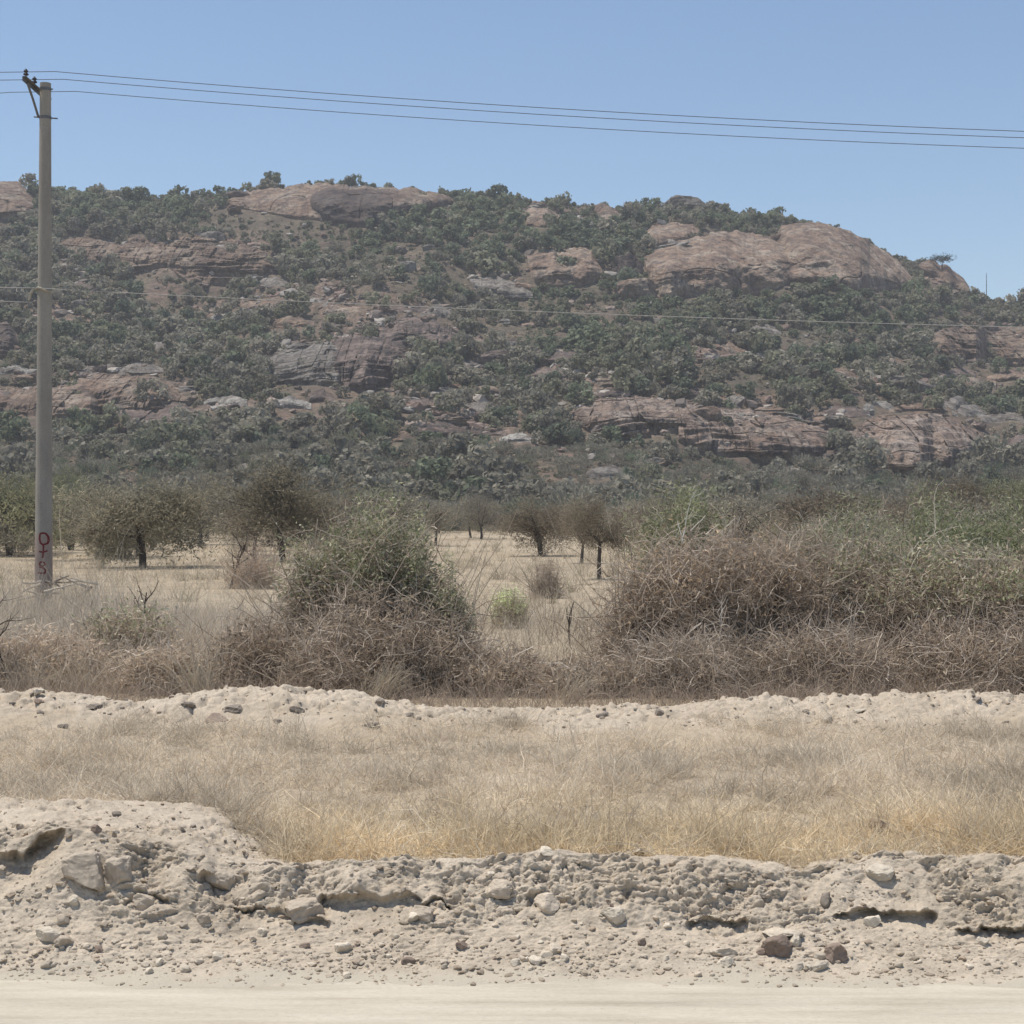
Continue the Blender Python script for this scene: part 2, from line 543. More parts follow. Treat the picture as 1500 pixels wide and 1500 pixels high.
def concrete_mat():
    m, nt, b = new_mat("pole_concrete")
    P = geo_pos(nt)
    n = noise(nt, P, 3, 6, 0.65, sc3=(1, 1, 0.35)); f = noise(nt, P, 40, 4)
    c = ramp(nt, n, [(0.3, (0.27, 0.248, 0.218)), (0.7, (0.36, 0.335, 0.29))])
    c = mix(nt, 1, c, ramp(nt, f, [(0.3, g(0.88)), (0.7, g(1.08))]), 'MULTIPLY')
    sp = nd(nt, "ShaderNodeSeparateXYZ"); nt.links.new(P, sp.inputs[0])
    mr = nd(nt, "ShaderNodeMapRange"); mr.inputs[1].default_value = 2.0; mr.inputs[2].default_value = 1.9
    nt.links.new(sp.outputs[2], mr.inputs[0])
    c = mix(nt, mr.outputs[0], c, mix(nt, 1, c, (1.0, 0.86, 0.84), 'MULTIPLY'))   # reddish wash painted round the foot
    nt.links.new(c, b.inputs["Base Color"])
    bump(nt, b, f, 0.3, 0.01)
    return m
M_conc = concrete_mat()

# ------------------------------------------------------------------ near terrain (roadside bank)
def interp(a, xs, ys): return np.interp(750 + F * a, xs, ys)
def zpy(py, Y): return H - (py - 750.0) * Y / F

CR1x = [-400, 0, 60, 100, 200, 300, 350, 450, 600, 800, 1000, 1100, 1180, 1280, 1350, 1500, 1900]
CR1y = [1240, 1238, 1226, 1220, 1240, 1258, 1272, 1264, 1256, 1250, 1252, 1272, 1284, 1262, 1256, 1260, 1255]
CR2x = [-400, 0, 60, 140, 230, 330, 420, 500, 560, 640, 800, 900, 1000, 1100, 1200, 1290, 1380, 1430, 1500, 1900]
CR2y = [1015, 1015, 1012, 1022, 1031, 1009, 1005, 1012, 1026, 1038, 1043, 1038, 1030, 1022, 1021, 1015, 1008, 1018, 1020, 1015]
MNDx = [-400, 0, 120, 280, 330, 380, 440, 1900]
MNDy = [1170, 1172, 1170, 1175, 1190, 1215, 1236, 1236]

def near_z(a, Y):
    a, Y = np.broadcast_arrays(np.asarray(a, float), np.asarray(Y, float))
    z2 = zpy(interp(a, CR1x, CR1y), 9.2)
    z3 = zpy(interp(a, MNDx, MNDy), 10.3)
    z5 = zpy(interp(a, CR2x, CR2y), 17.2)
    ks = [(-100, -0.03 + 0 * a), (8.2, -0.03 + 0 * a), (8.34, -0.002 + 0 * a), (8.47, 0.012 + 0 * a), (8.85, 0.30 * z2 + 0.02), (9.03, 0.70 * z2), (9.2, z2),
          (9.6, z2 * 0.45 + z3 * 0.55), (10.3, z3), (11.6, 0.31 + 0 * a), (14.6, 0.27 + 0 * a), (16.0, zpy(1070, 16.0) + 0 * a + 0.5 * np.clip(z5 - 0.45, 0, 1)),
          (16.7, z5 * 0.86 + 0.04), (17.2, z5), (17.7, z5 * 0.8), (18.8, 0.16 + 0 * a), (30, 0.13 + 0 * a)]
    z = np.zeros_like(Y)
    for (y0, h0), (y1, h1) in zip(ks[:-1], ks[1:]):
        t = np.clip((Y - y0) / (y1 - y0), 0, 1)
        m = (Y >= y0) & (Y < y1)
        z = np.where(m, h0 + (h1 - h0) * t, z)
    z = np.where(Y >= 30, ks[-1][1], z)
    X = a * Y
    z = z + 0.016 * fbm(X * 2.2, Y * 3.0, 9.0, 4, 13) * sstep(8.2, 8.27, Y) * (1 - sstep(8.45, 8.75, Y))
    env = sstep(8.4, 8.9, Y) * (1 - sstep(18.0, 19.0, Y))
    z = z + env * (0.030 * fbm(X * 1.9, Y * 1.9, 3.0, 3, 11) + 0.012 * fbm(X * 8, Y * 8, 1.0, 3, 12))
    return z

# undercut hollows in the cut face: x range, lip heights, floor heights, depth
CAV = [([-60, 0, 35, 60, 95], [1262, 1255, 1252, 1222, 1213], [1320, 1312, 1306, 1285, 1238], 0.5),
       ([176, 195, 225, 250], [1300, 1303, 1310, 1322], [1316, 1328, 1334, 1336], 0.12),
       ([292, 310, 352], [1290, 1290, 1285], [1312, 1322, 1298], 0.12),
       ([338, 370, 420, 482], [1325, 1336, 1340, 1352], [1338, 1352, 1356, 1362], 0.12),
       ([470, 510, 560, 618], [1318, 1320, 1318, 1312], [1340, 1360, 1356, 1336], 0.20),
       ([600, 630, 665], [1324, 1318, 1326], [1340, 1346, 1338], 0.14),
       ([770, 800, 822], [1312, 1308, 1316], [1328, 1342, 1330], 0.13),
       ([1005, 1040, 1095], [1352, 1344, 1356], [1366, 1370, 1366], 0.15),
       ([1222, 1240, 1300, 1372], [1338, 1336, 1340, 1344], [1350, 1356, 1362, 1362], 0.18),
       ([1400, 1440, 1560], [1362, 1360, 1362], [1376, 1386, 1390], 0.18),
       ]

def near_mesh():
    av = np.concatenate([np.linspace(-3, -0.64, 40)[:-1], np.linspace(-0.64, -0.325, 210)[:-1], np.linspace(-0.325, 0.325, 640),
                         np.linspace(0.325, 0.64, 210)[1:], np.linspace(0.64, 3, 40)[1:]])
    yv = np.concatenate([np.linspace(8.2, 8.45, 10)[:-1], np.linspace(8.45, 9.3, 190)[:-1], np.linspace(9.3, 10.6, 90)[:-1],
                         np.linspace(10.6, 16.0, 80)[:-1], np.linspace(16.0, 17.8, 110)[:-1], np.linspace(17.8, 18.8, 14)])
    A, Y = np.meshgrid(av, yv)
    Z = near_z(A, Y)
    X = A * Y
    px = 750 + F * A
    py = 750 + (H - Z) * F / Y
    wob = 9 * fbm(X * 10, Y * 0 + 1.0, 2.0, 4, 31, 0.65)
    dY = np.zeros_like(Y); dZ = np.zeros_like(Y)
    face = sstep(8.48, 8.62, Y) * (1 - sstep(9.5, 9.9, Y)) * (1 - sstep(0.58, 0.64, np.abs(A)))
    inc = np.zeros_like(Y)
    for xs, lip, flo, dep in CAV:
        yl = np.interp(px, xs, lip) + wob * 0.6
        yf = np.interp(px, xs, flo) - wob * 0.4
        t = (py - yl) / np.maximum(yf - yl, 1)
        ex = sstep(xs[0] - 4, xs[0] + 6, px) * (1 - sstep(xs[-1] - 6, xs[-1] + 4, px))
        m = sstep(-0.12, 0.22, t) * np.clip(1 - t, 0, 1) ** 1.1 * ex * (Y < 10)
        dY = np.maximum(dY, 0.62 * dep * m * (0.75 + 0.5 * fbm(X * 6, Y * 6 + Z * 6, 0, 3, 33)))
        inc = np.maximum(inc, sstep(-0.9, -0.05, t) * (1 - sstep(0.0, 0.1, t)) * ex * (Y < 10))
    # clods on the cut face and crest
    rough = face * (0.16 + 0.84 * sstep(-0.20, 0.30, fbm(X * 2.4, Y * 3.2, 7.0, 4, 41)))
    low = 1 - 0.75 * (1 - sstep(8.75, 8.95, Y))
    d1, d2, v = worley(X / 0.13 + 0.3 * vnoise(X * 9, Y * 9, 0, 3), (Y * 1.2 + Z) / 0.11, 5)
    cl = np.clip((d2 - d1) * 1.7, 0, 1) ** 0.7 * (v > 0.35) * (0.4 + 0.6 * v)
    e1, e2, w = worley(X / 0.05, (Y + Z) / 0.045, 8)
    cs = np.clip((e2 - e1) * 1.8, 0, 1) ** 0.7 * (w > 0.45)
    top = sstep(8.9, 9.05, Y) * (1 - sstep(9.2, 9.6, Y))
    wx = X + 0.03 * fbm(X * 9, Y * 9, 0, 3, 54); wy = Y * 1.1 + Z + 0.03 * fbm(X * 9, Y * 9, 5, 3, 55)
    disp = rough * low * (0.042 * facets(wx / 0.17, wy / 0.12, 5) * (cl > 0.02) + 0.029 * facets(wx / 0.075, wy / 0.06, 6) + 0.016 * facets(wx / 0.035, wy / 0.03, 7))
    disp = disp + 0.014 * (1 - low) * face * facets(wx / 0.06, wy / 0.05, 9) + 0.05 * face * top * fbm(X * 4.5, Y * 4.5, 0.0, 4, 51)
    mound = sstep(9.2, 9.5, Y) * (1 - sstep(10.2, 10.7, Y)) * (1 - sstep(330, 430, px))
    disp = disp + mound * (0.012 + 0.02 * sstep(0, 0.4, fbm(X * 3, Y * 3, 4.0, 3, 43))) * (facets(wx / 0.09, wy / 0.08, 26) + 0.5 * facets(wx / 0.04, wy / 0.035, 27))
    disp = disp + inc * 0.030
    berm = (1 - sstep(0.58, 0.64, np.abs(A))) * sstep(16.2, 16.6, Y) * (1 - sstep(17.6, 18.2, Y))
    b1, b2, bv = worley(X / 0.22, Y / 0.2, 15)
    disp = disp + berm * (0.070 * facets(X / 0.24 + 0.3 * fbm(X * 4, Y * 4, 0, 2, 62), Y / 0.2, 15) * (bv > 0.45) + 0.034 * facets(X / 0.09, Y / 0.08, 16) + 0.03 * fbm(X * 3, Y * 3, 0.0, 4, 61))
    disp = disp + (sstep(8.45, 8.6, Y)) * (1 - sstep(17.8, 18.6, Y)) * (0.004 * fbm(X * 28, Y * 28, 0.0, 3, 71) + 0.004 * face * fbm(X * 40, (Y + Z) * 40, 0.0, 2, 72))
    Yn = Y + dY - disp * 0.55 * face
    Zn = Z + disp * (1 - 0.35 * face)
    Xn = A * Yn
    ygr = np.interp(px, [-400, 0, 280, 340, 400, 480, 800, 1090, 1180, 1290, 1340, 1500, 1900], [10.4, 10.4, 10.3, 9.9, 9.55, 9.35, 9.28, 9.32, 9.12, 9.3, 9.42, 9.36, 9.3])
    grass = sstep(0, 0.35, Y - ygr + 0.12 * fbm(X * 3, Y * 3, 0, 3, 81)) * (1 - sstep(15.6, 16.6, Y + 0.35 * fbm(X * 2, Y * 2, 0, 3, 82)))
    road = 1 - sstep(8.36, 8.56, Y + 0.11 * fbm(X * 2.5, Y * 5, 0, 4, 83))
    nr, nc = Y.shape
    V = np.stack([Xn, Yn, Zn], -1).reshape(-1, 3)
    i = np.arange(nr * nc).reshape(nr, nc)
    Fq = np.stack([i[:-1, :-1], i[:-1, 1:], i[1:, 1:], i[1:, :-1]], -1).reshape(-1, 4)
    return V, Fq, grass.ravel() * 0.85, road.ravel()

nV, nF, nG, nR = near_mesh()
V_near_end = None
bank = obj("ground_bank", mesh_np("ground_bank", nV, nF, M_dirt, smooth=True, extra={"grass": nG, "road": nR}))
tag(bank, kind="structure")
bvh_near = BVHTree.FromPolygons(nV.tolist(), nF.tolist())

# ------------------------------------------------------------------ road
def grid_mesh(xv, yv, zf):
    Xg, Yg = np.meshgrid(xv, yv)
    Zg = zf(Xg, Yg)
    nr, nc = Xg.shape
    V = np.stack([Xg, Yg, Zg], -1).reshape(-1, 3)
    i = np.arange(nr * nc).reshape(nr, nc)
    return V, np.stack([i[:-1, :-1], i[:-1, 1:], i[1:, 1:], i[1:, :-1]], -1).reshape(-1, 4)
def road_z(Xg, Yg):
    return -0.008 + 0.006 * fbm(Xg * 0.4, Yg * 2.2, 0, 3, 91) * (np.abs(Xg) < 20)
xv = np.concatenate([np.linspace(-400, -8, 30)[:-1], np.linspace(-8, 8, 400), np.linspace(8, 400, 30)[1:]])
yv = np.concatenate([np.linspace(-400, -4, 20)[:-1], np.linspace(-4, 6.0, 40)[:-1], np.linspace(6.0, 8.5, 90)])
rV, rF = grid_mesh(xv, yv, road_z)
tag(obj("road", mesh_np("road", rV, rF, M_road, smooth=True)), kind="structure")

# ------------------------------------------------------------------ plain to the horizon
def plain_z(a, Y):
    z = near_z(a, np.minimum(Y, 30.0))
    far = 0.0 + 0.10 * fbm(a * Y * 0.05, Y * 0.05, 0, 3, 95)
    t = sstep(19, 55, Y)
    return z * (1 - t) + far * t
av = np.concatenate([np.linspace(-3, -0.42, 30)[:-1], np.linspace(-0.42, 0.42, 180), np.linspace(0.42, 3, 30)[1:]])
yv = np.concatenate([np.linspace(18.75, 60, 70)[:-1], np.linspace(60, 300, 70)[:-1], np.geomspace(300, 6000, 25)])
A, Y = np.meshgrid(av, yv)
Z = plain_z(A, Y) - np.where(Y < 18.8, 0.0, 0)
nr, nc = Y.shape
pV = np.stack([A * Y, Y, Z], -1).reshape(-1, 3)
i = np.arange(nr * nc).reshape(nr, nc)
pF = np.stack([i[:-1, :-1], i[:-1, 1:], i[1:, 1:], i[1:, :-1]], -1).reshape(-1, 4)
tag(obj("ground", mesh_np("ground", pV, pF, M_plain, smooth=True)), kind="structure")

# ------------------------------------------------------------------ hill
RIx = [-900, -400, -100, 0, 40, 100, 165, 240, 300, 360, 430, 480, 530, 600, 660, 720, 800, 860, 910, 950, 990, 1035, 1080, 1130, 1180, 1230, 1270, 1310, 1350, 1390, 1415, 1450, 1475, 1520, 1700, 2200]
RIy = [334, 285, 274, 278, 283, 292, 293, 294, 292, 283, 276, 271, 273, 279, 290, 294, 298, 300, 306, 307, 300, 304, 320, 327, 328, 338, 356, 376, 396, 410, 430, 448, 450, 446, 500, 620]
YB, YR = 250.0, 560.0
PT = [-0.3, 0, 0.06, 0.16, 0.27, 0.36, 0.44, 0.55, 0.68, 0.80, 0.91, 1.0, 1.12, 1.5, 2.5]
PZ = [-0.05, -0.012, 0.012, 0.055, 0.135, 0.235, 0.315, 0.42, 0.575, 0.745, 0.905, 1.0, 1.0, 0.75, 0.2]
BARE = [(250, 375, 165, 30), (330, 395, 80, 26), (90, 462, 80, 26), (340, 455, 70, 16), (440, 438, 120, 22), (560, 485, 115, 36),
        (130, 572, 150, 34), (540, 545, 110, 26), (660, 588, 110, 24), (690, 622, 85, 20), (950, 602, 100, 26), (1120, 622, 125, 36),
        (1340, 640, 110, 34), (1440, 495, 85, 26), (824, 388, 58, 28), (735, 417, 50, 16), (1060, 385, 120, 46), (1245, 370, 95, 48),
        (490, 294, 180, 24), (995, 296, 44, 12), (978, 343, 40, 18), (790, 310, 36, 15), (855, 328, 30, 12), (890, 314, 20, 16),
        (918, 390, 26, 20), (10, 292, 50, 24), (1325, 555, 60, 26), (440, 520, 110, 24), (860, 560, 70, 22), (740, 525, 60, 20), (820, 530, 60, 18),
        (1380, 400, 30, 22), (1060, 520, 60, 18), (290, 510, 60, 14), (1090, 585, 60, 16), (60, 400, 50, 18), (370, 600, 60, 14), (1240, 555, 60, 16), (620, 455, 50, 14)]
DOMES = [(490, 300, 178, 26), (5, 292, 46, 22), (1238, 378, 98, 44), (1068, 388, 118, 40), (980, 343, 36, 16), (997, 298, 36, 10), (826, 390, 52, 24), (738, 420, 46, 13), (918, 392, 24, 20), (1380, 402, 30, 22),
         (318, 378, 88, 28), (178, 372, 66, 18), (185, 578, 96, 24), (60, 598, 86, 24), (672, 626, 62, 20), (936, 610, 84, 26), (1108, 628, 104, 32), (1342, 645, 96, 34), (612, 496, 50, 22), (1450, 500, 70, 18), (790, 306, 28, 14), (855, 328, 24, 10)]
def dome_px(px, py):
    m = np.zeros(np.shape(px))
    for cx, cy, rx, ry in DOMES:
        m = np.maximum(m, 1 - sstep(0.75, 1.05, np.hypot((px - cx) / rx, (py - cy) / ry)))
    for T, B, *_ in (FACES if 'FACES' in globals() else []):
        T, B = np.array(T, float), np.array(B, float)
        ins = (px > T[0, 0] + 4) & (px < T[-1, 0] - 4) & (py > np.interp(px, T[:, 0], T[:, 1]) - 1) & (py < np.interp(px, B[:, 0], B[:, 1]) + 9)
        m = np.maximum(m, ins * 1.0)
    return m
def bare_px(px, py):
    m = np.zeros(np.shape(px))
    for cx, cy, rx, ry in BARE:
        d = np.hypot((px - cx) / rx, (py - cy) / ry)
        m = np.maximum(m, 1 - sstep(0.65, 1.15, d))
    return m

def hill_z(a, Y, detail=True):
    a, Y = np.broadcast_arrays(np.asarray(a, float), np.asarray(Y, float))
    px = 750 + F * a
    rid = np.interp(px, RIx, RIy)
    X = a * Y
    wav = 14 * vnoise(X / 90, Y / 400, 0.0, 101) + 5 * vnoise(X / 30, Y / 200, 0.0, 102)
    t = (Y + wav * sstep(0, 0.15, (Y - YB) / (YR - YB)) * (1 - sstep(0.75, 1.0, (Y - YB) / (YR - YB))) - YB) / (YR - YB)
    zr = H + (750 - rid) * YR / F
    z = zr * np.interp(t, PT, PZ)
    env = sstep(0.05, 0.25, t) * (1 - 0.8 * sstep(0.85, 1.0, t))
    z = z + env * (3.2 * fbm(X / 45, Y / 45, 0.0, 3, 111) + 0.8 * fbm(X / 9, Y / 9, 0.0, 3, 112))
    st = 4.5
    q = z / st + 0.6 * vnoise(X / 35, Y / 60, 0, 113)
    fr = q - np.floor(q)
    zt = st * (np.floor(q) + sstep(0.55, 0.95, fr) - 0.6 * vnoise(X / 35, Y / 60, 0, 113))
    k = 0.65 * env * sstep(-0.15, 0.4, fbm(X / 70, Y / 70, 0, 3, 114)) * (t < 0.95)
    return z * (1 - k) + zt * k

av = np.concatenate([np.linspace(-1.6, -0.42, 40)[:-1], np.linspace(-0.42, 0.42, 760), np.linspace(0.42, 1.6, 40)[1:]])
yv = np.concatenate([np.linspace(180, 250, 8)[:-1], np.linspace(250, 580, 300)[:-1], np.linspace(580, 700, 30)[:-1], np.linspace(700, 1100, 14)])
A, Y = np.meshgrid(av, yv)
Z = hill_z(A, Y)
nr, nc = Y.shape
hV = np.stack([A * Y, Y, Z], -1).reshape(-1, 3)
i = np.arange(nr * nc).reshape(nr, nc)
hF = np.stack([i[:-1, :-1], i[:-1, 1:], i[1:, 1:], i[1:, :-1]], -1).reshape(-1, 4)
hb = bare_px(750 + F * A, 750 + (H - Z) * F / Y).ravel()
tag(obj("hill", mesh_np("hill", hV, hF, M_hill, smooth=True, extra={"bare": hb})), kind="structure")
bvh_hill = BVHTree.FromPolygons(hV.tolist(), hF.tolist())

def ray(px, py, bvh):
    d = Vector(((px - 750) / F, 1.0, -(py - 750) / F)).normalized()
    hit = bvh.ray_cast(Vector((0, 0, H)), d)
    return hit[0], hit[1]
def proj(p):
    return 750 + F * p[0] / p[1], 750 + (H - p[2]) * F / p[1]

# labels that point at one thing: side and rank relative to a named neighbour
ORD = ["closest", "second closest", "third closest", "fourth closest", "fifth closest", "sixth closest", "seventh closest", "eighth closest", "ninth closest", "tenth closest"]
def ordinal(k):
    return ORD[k] if k < 10 else f"{k + 1}{'th' if 10 <= (k + 1) % 100 <= 20 else {1: 'st', 2: 'nd', 3: 'rd'}.get((k + 1) % 10, 'th')} closest"
def label_all(items, marks, verb=""):
    """items: (object, description, px, py); marks: (name, px, py)"""
    buckets = {}
    for o, desc, px, py in items:
        nm, mx, my = min(marks, key=lambda m: (m[1] - px) ** 2 + (1.6 * (m[2] - py)) ** 2)
        dx, dy = px - mx, (py - my) * 1.6
        side = ("right of" if dx > 0 else "left of") if abs(dx) > abs(dy) else ("below" if dy > 0 else "above")
        buckets.setdefault((nm, side, desc), []).append((math.hypot(dx, dy), o))
    for (nm, side, desc), lst in buckets.items():
        lst.sort(key=lambda t: t[0])
        for k, (_, o) in enumerate(lst):
            o["label"] = f"{desc}, {ordinal(k)} {side} {nm}" if len(lst) > 1 else f"{desc} {side} {nm}"

# ------------------------------------------------------------------ hill rocks
def hill_rock(box, kind, mat, label, name="rock_outcrop", cat="rock outcrop", sub=5, depth=None, tilt=0.0, seed=None, group=None):
    x0, y0, x1, y1 = box
    h = y1 - y0
    hit, _ = ray((x0 + x1) / 2, y1 - 0.30 * h, bvh_hill)
    if hit is None: return None
    Yc = hit.y
    k = Yc / F
    a = (x1 - x0) / 2 * k
    ztop = H - (y0 - 750) * k
    c = max(ztop - hit.z, 0.68 * h * k)
    b = {'dome': 2.3 * c, 'cliff': 1.3 * c}.get(kind, depth * a if depth else max(1.15 * c, 0.45 * a))
    seed = seed if seed is not None else int(x0 * 7 + y0 * 13) % 9973
    p, Fc = rock_shape(kind, min(sub + 1, 6) if kind in ('dome', 'cliff') else sub, seed)
    V = p * np.array([a, b, c])
    if kind == 'cliff': V[:, 1] += 0.75 * V[:, 2]
    if tilt:
        ct, st = math.cos(tilt), math.sin(tilt)
        V = np.stack([V[:, 0] * ct - V[:, 2] * st, V[:, 1], V[:, 0] * st + V[:, 2] * ct], -1)
    o = obj(name, mesh_np(name, V, Fc, mat, smooth=(kind in ('dome', 'cliff'))), loc=((x0 + x1) / 2 * k - 750 * k, Yc + 0.15 * b, ztop - c))
    tag(o, label, cat, group)
    return o

BIG = [
    ((958, 286, 1036, 314), 'boulder', M_grey, "grey angular granite knob on the skyline above the broad dome", 5, 0.6),
    ((893, 369, 944, 418), 'boulder', M_dark, "dark overhanging boulder wedged left of the broad dome", 5, 0.7),
    ((898, 408, 975, 445), 'boulder', M_pink, "blunt pinkish boulder under the dark overhanging boulder", 5, 0.7),
    ((776, 292, 803, 309), 'boulder', M_pink, "square boulder perched on the low pink platform near the skyline", 4, 0.8),
    ((832, 318, 882, 342), 'slab', M_pale, "pale layered slab right of the perched square boulder", 5, 0.6),
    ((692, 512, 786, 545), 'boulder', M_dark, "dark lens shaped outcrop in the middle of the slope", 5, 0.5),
    ((308, 521, 347, 549), 'boulder', M_grey, "grey square boulder just above the tilted white slab", 4, 0.7),
    ((583, 382, 611, 402), 'boulder', M_pale, "solitary pale pointed boulder in the upper middle scrub", 4, 0.8),
    ((1434, 470, 1466, 498), 'boulder', M_dark, "dark boulder under a pale capstone at the far right", 4, 0.8),
    ((1284, 550, 1332, 582), 'slab', M_grey, "lowest dark grey slab of the stack on the right slope", 4, 0.7),
    ((1062, 578, 1094, 602), 'boulder', M_grey, "grey cube shaped boulder on top of the long pink band", 4, 0.8),
    ((400, 500, 470, 530), 'slab', M_grey, "flat grey slab above the grey low bluff", 4, 0.6),
]
hill_marks = []
HILLROCKS = []
for box, kind, mat, lab, sub, dep in BIG:
    o = hill_rock(box, kind, mat, lab, sub=sub, depth=dep,
                  name="boulder" if kind == 'boulder' else ("flat_rock" if kind == 'slab' else "rock_outcrop"),
                  cat="boulder" if kind == 'boulder' else ("flat rock" if kind == 'slab' else "rock outcrop"))
    if o: HILLROCKS.append((box, o))

def rock_face(T, B, mat, label, style='dome', lean=2.2, under=0.0, relief=1.0, seed=1, name="rock_outcrop", cat="rock outcrop", fwd=0.0):
    """a rock face lying on the slope: upper and lower outline, its own depth, leaning back into the hill"""
    T, B = np.array(T, float), np.array(B, float)
    x0, x1 = T[0, 0], T[-1, 0]
    nx = int(max(24, (x1 - x0) / 0.95)); hmax = max(B[:, 1].max() - T[:, 1].min(), 8)
    nv = int(max(16, hmax / 0.75))
    xs = np.linspace(x0, x1, nx)
    e = np.clip(np.minimum(xs - x0, x1 - xs) / 14.0, 0, 1)
    jit = 2.2 * fbm(xs / 9.0, seed * 3.1, 0.0, 3, seed) * e
    yt = np.interp(xs, T[:, 0], T[:, 1]) + jit; yb = np.interp(xs, B[:, 0], B[:, 1]) + 3.0
    yb = np.maximum(yb, yt + 0.5)
    Yb = np.zeros(nx); Yt = np.zeros(nx)
    for k in range(nx):
        h1 = ray(xs[k], yb[k], bvh_hill)[0]; Yb[k] = h1.y if h1 else np.nan
        h2 = ray(xs[k], yt[k] + 2.0, bvh_hill)[0]; Yt[k] = h2.y if h2 else np.nan
    Yb = np.where(np.isnan(Yb), np.nanmedian(Yb) if not np.all(np.isnan(Yb)) else 545.0, Yb)
    Yt = np.where(np.isnan(Yt), np.maximum(Yb + 14, 560), Yt)
    ker = np.ones(15) / 15
    sm = lambda q: np.convolve(np.pad(q, 7, mode='edge'), ker, mode='valid')
    Yb, Yt = sm(Yb), sm(Yt)
    hm = (yb - yt) * Yb / F                       # height in metres
    Yt = np.minimum(Yt, Yb + 2.4 * hm + 2.0)
    Yb = Yb - 0.22 * hm - fwd * np.clip(e, 0, 1); Yt = Yt - fwd * np.clip(e, 0, 1)                            # stands proud of the slope
    v = np.linspace(0, 1, nv)[:, None]
    Yv = Yb + (Yt - Yb) * v ** lean
    py = yb + (yt - yb) * v
    Xm = (xs - 750) / F * Yv
    Zm = H - (py - 750) * Yv / F
    o = seed * 7.7
    big = fbm(Xm / 14 + o, Zm / 9, o, 3, seed)
    med = fbm(Xm / 4.0 + o, Zm / 3.0, o, 4, seed + 1)
    w = np.clip(e * 1.5, 0, 1) * sstep(0, 0.12, v) * 1.0
    if style == 'dome':
        sheet = Zm / 2.6 + 0.9 * big + 0.25 * med
        fr = sheet - np.floor(sheet); st = (_hash(np.floor(sheet), np.floor(sheet) * 0, np.floor(Xm / 16 + big), seed) > 0.55)
        crack = np.abs(vnoise(Xm / 9 + o, Zm / 16, o, seed + 4))
        d = 1.5 * big + 0.75 * med + 0.55 * st * sstep(0.0, 0.9, fr) - 0.8 * (1 - sstep(0, 0.05, crack))
    else:
        lay = Zm / 1.7 + 0.8 * big
        fr = lay - np.floor(lay)
        hv = _hash(np.floor(lay), np.floor(lay) * 0 + 3, np.floor(Xm / 9 + 0.25 * big), seed)
        jt = fbm(Xm / 2.0 + o, Zm / 7.0, o, 4, seed + 2)
        crack = np.abs(vnoise(Xm / 2.6 + o, Zm / 14, o, seed + 4))
        d = 0.9 * big + 0.7 * med + 0.7 * jt + 3.0 * (hv - 0.5) * sstep(0, 0.12, fr) + 1.0 * sstep(0.15, 0.95, fr) - 0.9 * (1 - sstep(0, 0.06, crack))
    Yv = Yv - d * w * relief * np.clip(hm / 7.0, 0.25, 1.3)
    if under:
        Yv = Yv + under * hm * (1 - sstep(0.15, 0.55, v)) * np.clip(e, 0, 1)
    X = (xs - 750) / F * Yv; Z = H - (py - 750) * Yv / F
    V = np.stack([X, Yv + 0 * X, Z], -1)
    back = V[-1].copy(); b1 = back + np.array([0, 2.5, -0.6]); b2 = back + np.array([0, 7.0, -6.0])
    foot = V[0].copy() + np.array([0, 2.0, -4.0])
    V = np.concatenate([foot[None], V, b1[None], b2[None]])
    nr, nc = V.shape[:2]
    org = V[nr // 2, nc // 2].copy()
    i = np.arange(nr * nc).reshape(nr, nc)
    Fq = np.stack([i[:-1, :-1], i[:-1, 1:], i[1:, 1:], i[1:, :-1]], -1).reshape(-1, 4)
    ob = obj(name, mesh_np(name, V.reshape(-1, 3) - org, Fq, mat, smooth=False), loc=org)
    tag(ob, label, cat)
    HILLROCKS.append(((x0, T[:, 1].min(), x1, B[:, 1].max()), ob))
